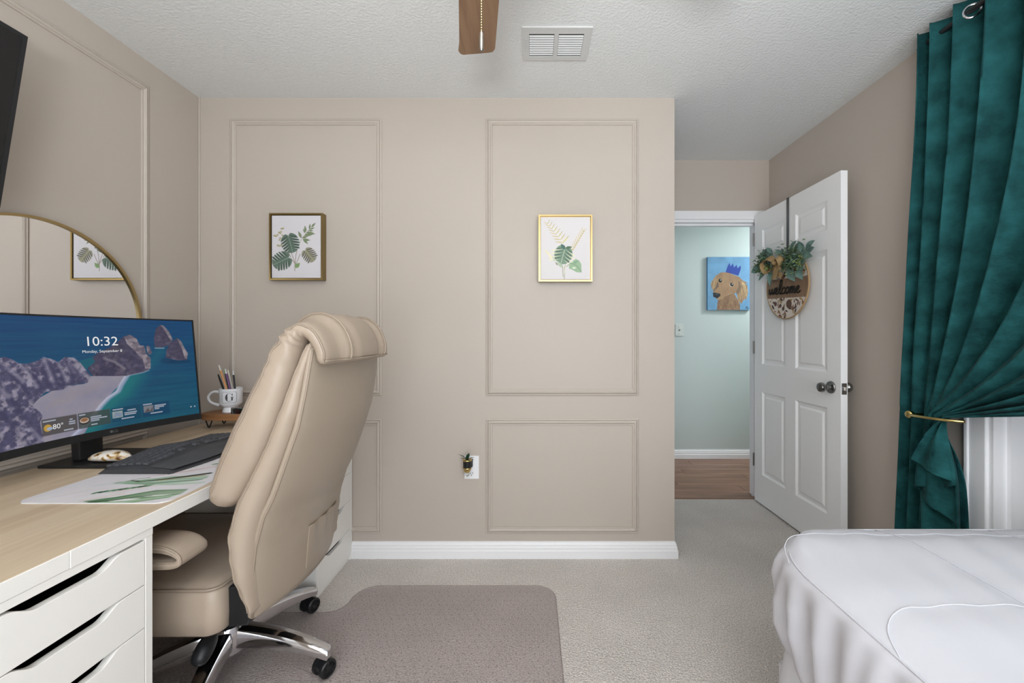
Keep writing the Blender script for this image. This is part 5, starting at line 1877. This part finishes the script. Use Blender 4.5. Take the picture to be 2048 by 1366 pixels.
def garment(y, wdt, z0, mt, label, seed):
    t = thing('hanging_garment', label, 'garment', (2.15, y, z0), 'clothes on the closet rod')
    r = random.Random(seed)
    rs = []
    prof = [(1.655, .03, .018), (1.64, .10, .022), (1.60, .20, .028), (1.50, .225, .035), (1.2, .215, .032), (.9, .22, .036), (z0, .23, .040)]
    for z, hw, tk in prof:
        rs.append([(2.15 + hw * sgnpow(math.cos(q), .6), y + (tk + .006 * math.sin(5 * q + seed)) * sgnpow(math.sin(q), .7), max(z, z0)) for q in [k * 2 * PI / 28 for k in range(28)]])
    B().rings(rs, True, True, True).obj('cloth', M[mt], t, smooth=True)
    B().tube([(2.15, y, 1.645), (2.15, y, 1.70), (2.165, y, 1.73), (2.15, y, 1.742), (2.135, y, 1.733)], .002, 6).obj('hanger_hook', M['chrome'], t, smooth=True)


garment(1.62, .2, .62, 'navy', 'dark navy garment hanging deepest in the closet', 1)
garment(1.50, .2, .70, 'navy', 'second dark navy garment on the closet rod', 2)
garment(1.38, .2, .55, 'greycloth', 'charcoal grey garment on the closet rod', 3)
garment(1.26, .2, .66, 'navy', 'dark navy garment nearest the closet opening', 4)
ob_ = thing('orange_bag', 'rust orange cloth bag on the closet floor behind the casing', 'bag', (2.02, 1.57, .0))
rs = []
for z, s in ((.0, .86), (.02, .98), (.25, 1.0), (.38, .95), (.44, .80), (.465, .45)):
    rs.append([(2.02 + .13 * s * sgnpow(math.cos(q), .5), 1.59 + .10 * s * sgnpow(math.sin(q), .5), z) for q in [k * 2 * PI / 28 for k in range(28)]])
B().rings(rs, True, True, True).obj('bag_body', M['orange'], ob_, smooth=True)
B().tube(smooth_path([(1.97, 1.59, .45), (1.98, 1.59, .50), (2.02, 1.59, .52), (2.06, 1.59, .50), (2.07, 1.59, .45)], 14), .006, 8).obj('bag_handle', M['orange'], ob_, smooth=True)

# ================================================================== BED
bed = thing('bed', 'twin bed with white fitted cover in the lower right corner', 'bed', (1.15, .2, 0))
bx0, bx1, by0, by1 = .615, 1.640, -.80, 1.165
BZ = .622


def perim(ins, r, n):
    """points along a rounded rectangle with constant spacing; returns (x, y, nx, ny, arc length)"""
    poly = rrect(bx0 + ins, bx1 - ins, by0 + ins, by1 - ins, r, 14)
    poly.append(poly[0])
    seg = [math.dist(poly[i], poly[i + 1]) for i in range(len(poly) - 1)]
    tot = sum(seg)
    out = []
    acc = 0
    k = 0
    for i in range(n):
        tgt = tot * i / n
        while acc + seg[k] < tgt:
            acc += seg[k]
            k += 1
        f = (tgt - acc) / seg[k]
        p, q = poly[k], poly[k + 1]
        nx, ny = (q[1] - p[1]) / seg[k], -(q[0] - p[0]) / seg[k]
        out.append((p[0] + (q[0] - p[0]) * f, p[1] + (q[1] - p[1]) * f, nx, ny, i / n))
    return out


NPM = 760


def top_z(x, y):
    e = min(x - bx0, bx1 - x, y - by0, by1 - y)
    z = float(np.interp(e, [.0, .008, .022, .06, .12, .22, .34], [.606, .622, .633, .646, .654, .657, .658]))
    z += .0022 * math.sin(x * 60 + 4 * math.sin(y * 3)) * min(1, max(0, e) / .1) + .002 * math.sin(y * 21 + x * 5)
    for sx_ in (.966, 1.285):
        z -= .004 * math.exp(-((x - sx_) / .034) ** 2)
    for sy_ in (1.085, .785, .47, .15):
        z -= .004 * math.exp(-((y - sy_) / .034) ** 2) * min(1, max(0, x - bx0) / .15)
    return z


rs = []
spec = [(.030, .300, 0), (.012, .292, .2), (.0, .31, .7), (-.008, .37, 1), (-.012, .45, 1), (-.012, .52, .8), (-.008, .57, .5), (-.002, .606, .25), (.008, .622, .06), (.022, .633, 0), (.035, .640, 0)] + [(.05 + .018 * k_, .65, 0) for k_ in range(25)]

for ins, z, wv in spec:
    ring = []
    for x, y, nx, ny, a in perim(max(ins, 0), max(.24 - max(ins, 0) * .30, .03), NPM):
        L_ = a * 5.9
        wob = .007 * math.sin(L_ * 46 + 2.5 * math.sin(L_ * 7 + z * 6) + 5 * z) + .005 * math.sin(L_ * 93 + 1.3 + 2 * math.sin(L_ * 11) - 4 * z) + .004 * math.sin(L_ * 17)
        off = -min(ins, 0) + wv * wob * 1.35
        zz_ = z
        if wv == 0 and z > .63:
            zz_ = top_z(x, y)
        hem = .30 + .135 * sm((y - .80) / .28) + .010 * math.sin(L_ * 9)
        if z < .622:
            zz_ = hem + (z - .292) * (.622 - hem) / (.622 - .292)
        ring.append((x + nx * off, y + ny * off, zz_))
    rs.append(ring)
B().rings(rs, True, False, True).obj('mattress_cover', M['bed'], bed, smooth=True)
B().tube([(x, y, .6255) for x, y, *_ in perim(.012, .236, 240)], .0022, 6, closed=True).obj('edge_seam', M['bed'], bed, smooth=True)


for x in (.966, 1.285):
    B().tube([(x, y, top_z(x, y) + .0012) for y in np.linspace(-.7, 1.140, 90)], .0015, 6).obj('quilt_seam', M['bed'], bed, smooth=True)
for y in (1.085, .785, .47, .15):
    pts = [(bx0 + .012, y - .10), (bx0 + .035, y - .045), (bx0 + .085, y - .010), (bx0 + .16, y)] + [(x, y) for x in np.linspace(.9, 1.62, 14)]
    sp_ = smooth_path([(a, c, 0) for a, c in pts], 70)
    B().tube([(p.x, p.y, top_z(p.x, p.y) + .0010) for p in sp_], .0010, 6).obj('quilt_seam', M['bed'], bed, smooth=True)
# skirt with soft gathers
rs = []
for z, fl, am in ((.46, -.030, .003), (.40, -.008, .006), (.26, .010, .012), (.14, .022, .016), (.012, .034, .020)):
    ring = []
    for x, y, nx, ny, a in perim(.0, .24, NPM):
        L_ = a * 5.9
        w_ = math.sin(L_ * 26 + 1.5 * math.sin(L_ * 4)) + .4 * math.sin(L_ * 60)
        ring.append((x + nx * (fl + am * w_), y + ny * (fl + am * w_), z))
    rs.append(ring)
B().rings(rs, True).obj('bed_skirt', M['skirt'], bed, smooth=True)
B().box(bx0 + .06, bx1 - .06, by0 + .06, by1 - .06, .10, .29).obj('box_base', M['skirt'], bed)
for x in (bx0 + .10, bx1 - .10):
    for y in (by0 + .10, by1 - .10):
        B().box(x - .03, x + .03, y - .03, y + .03, 0, .10).obj('bed_leg', M['black'], bed)
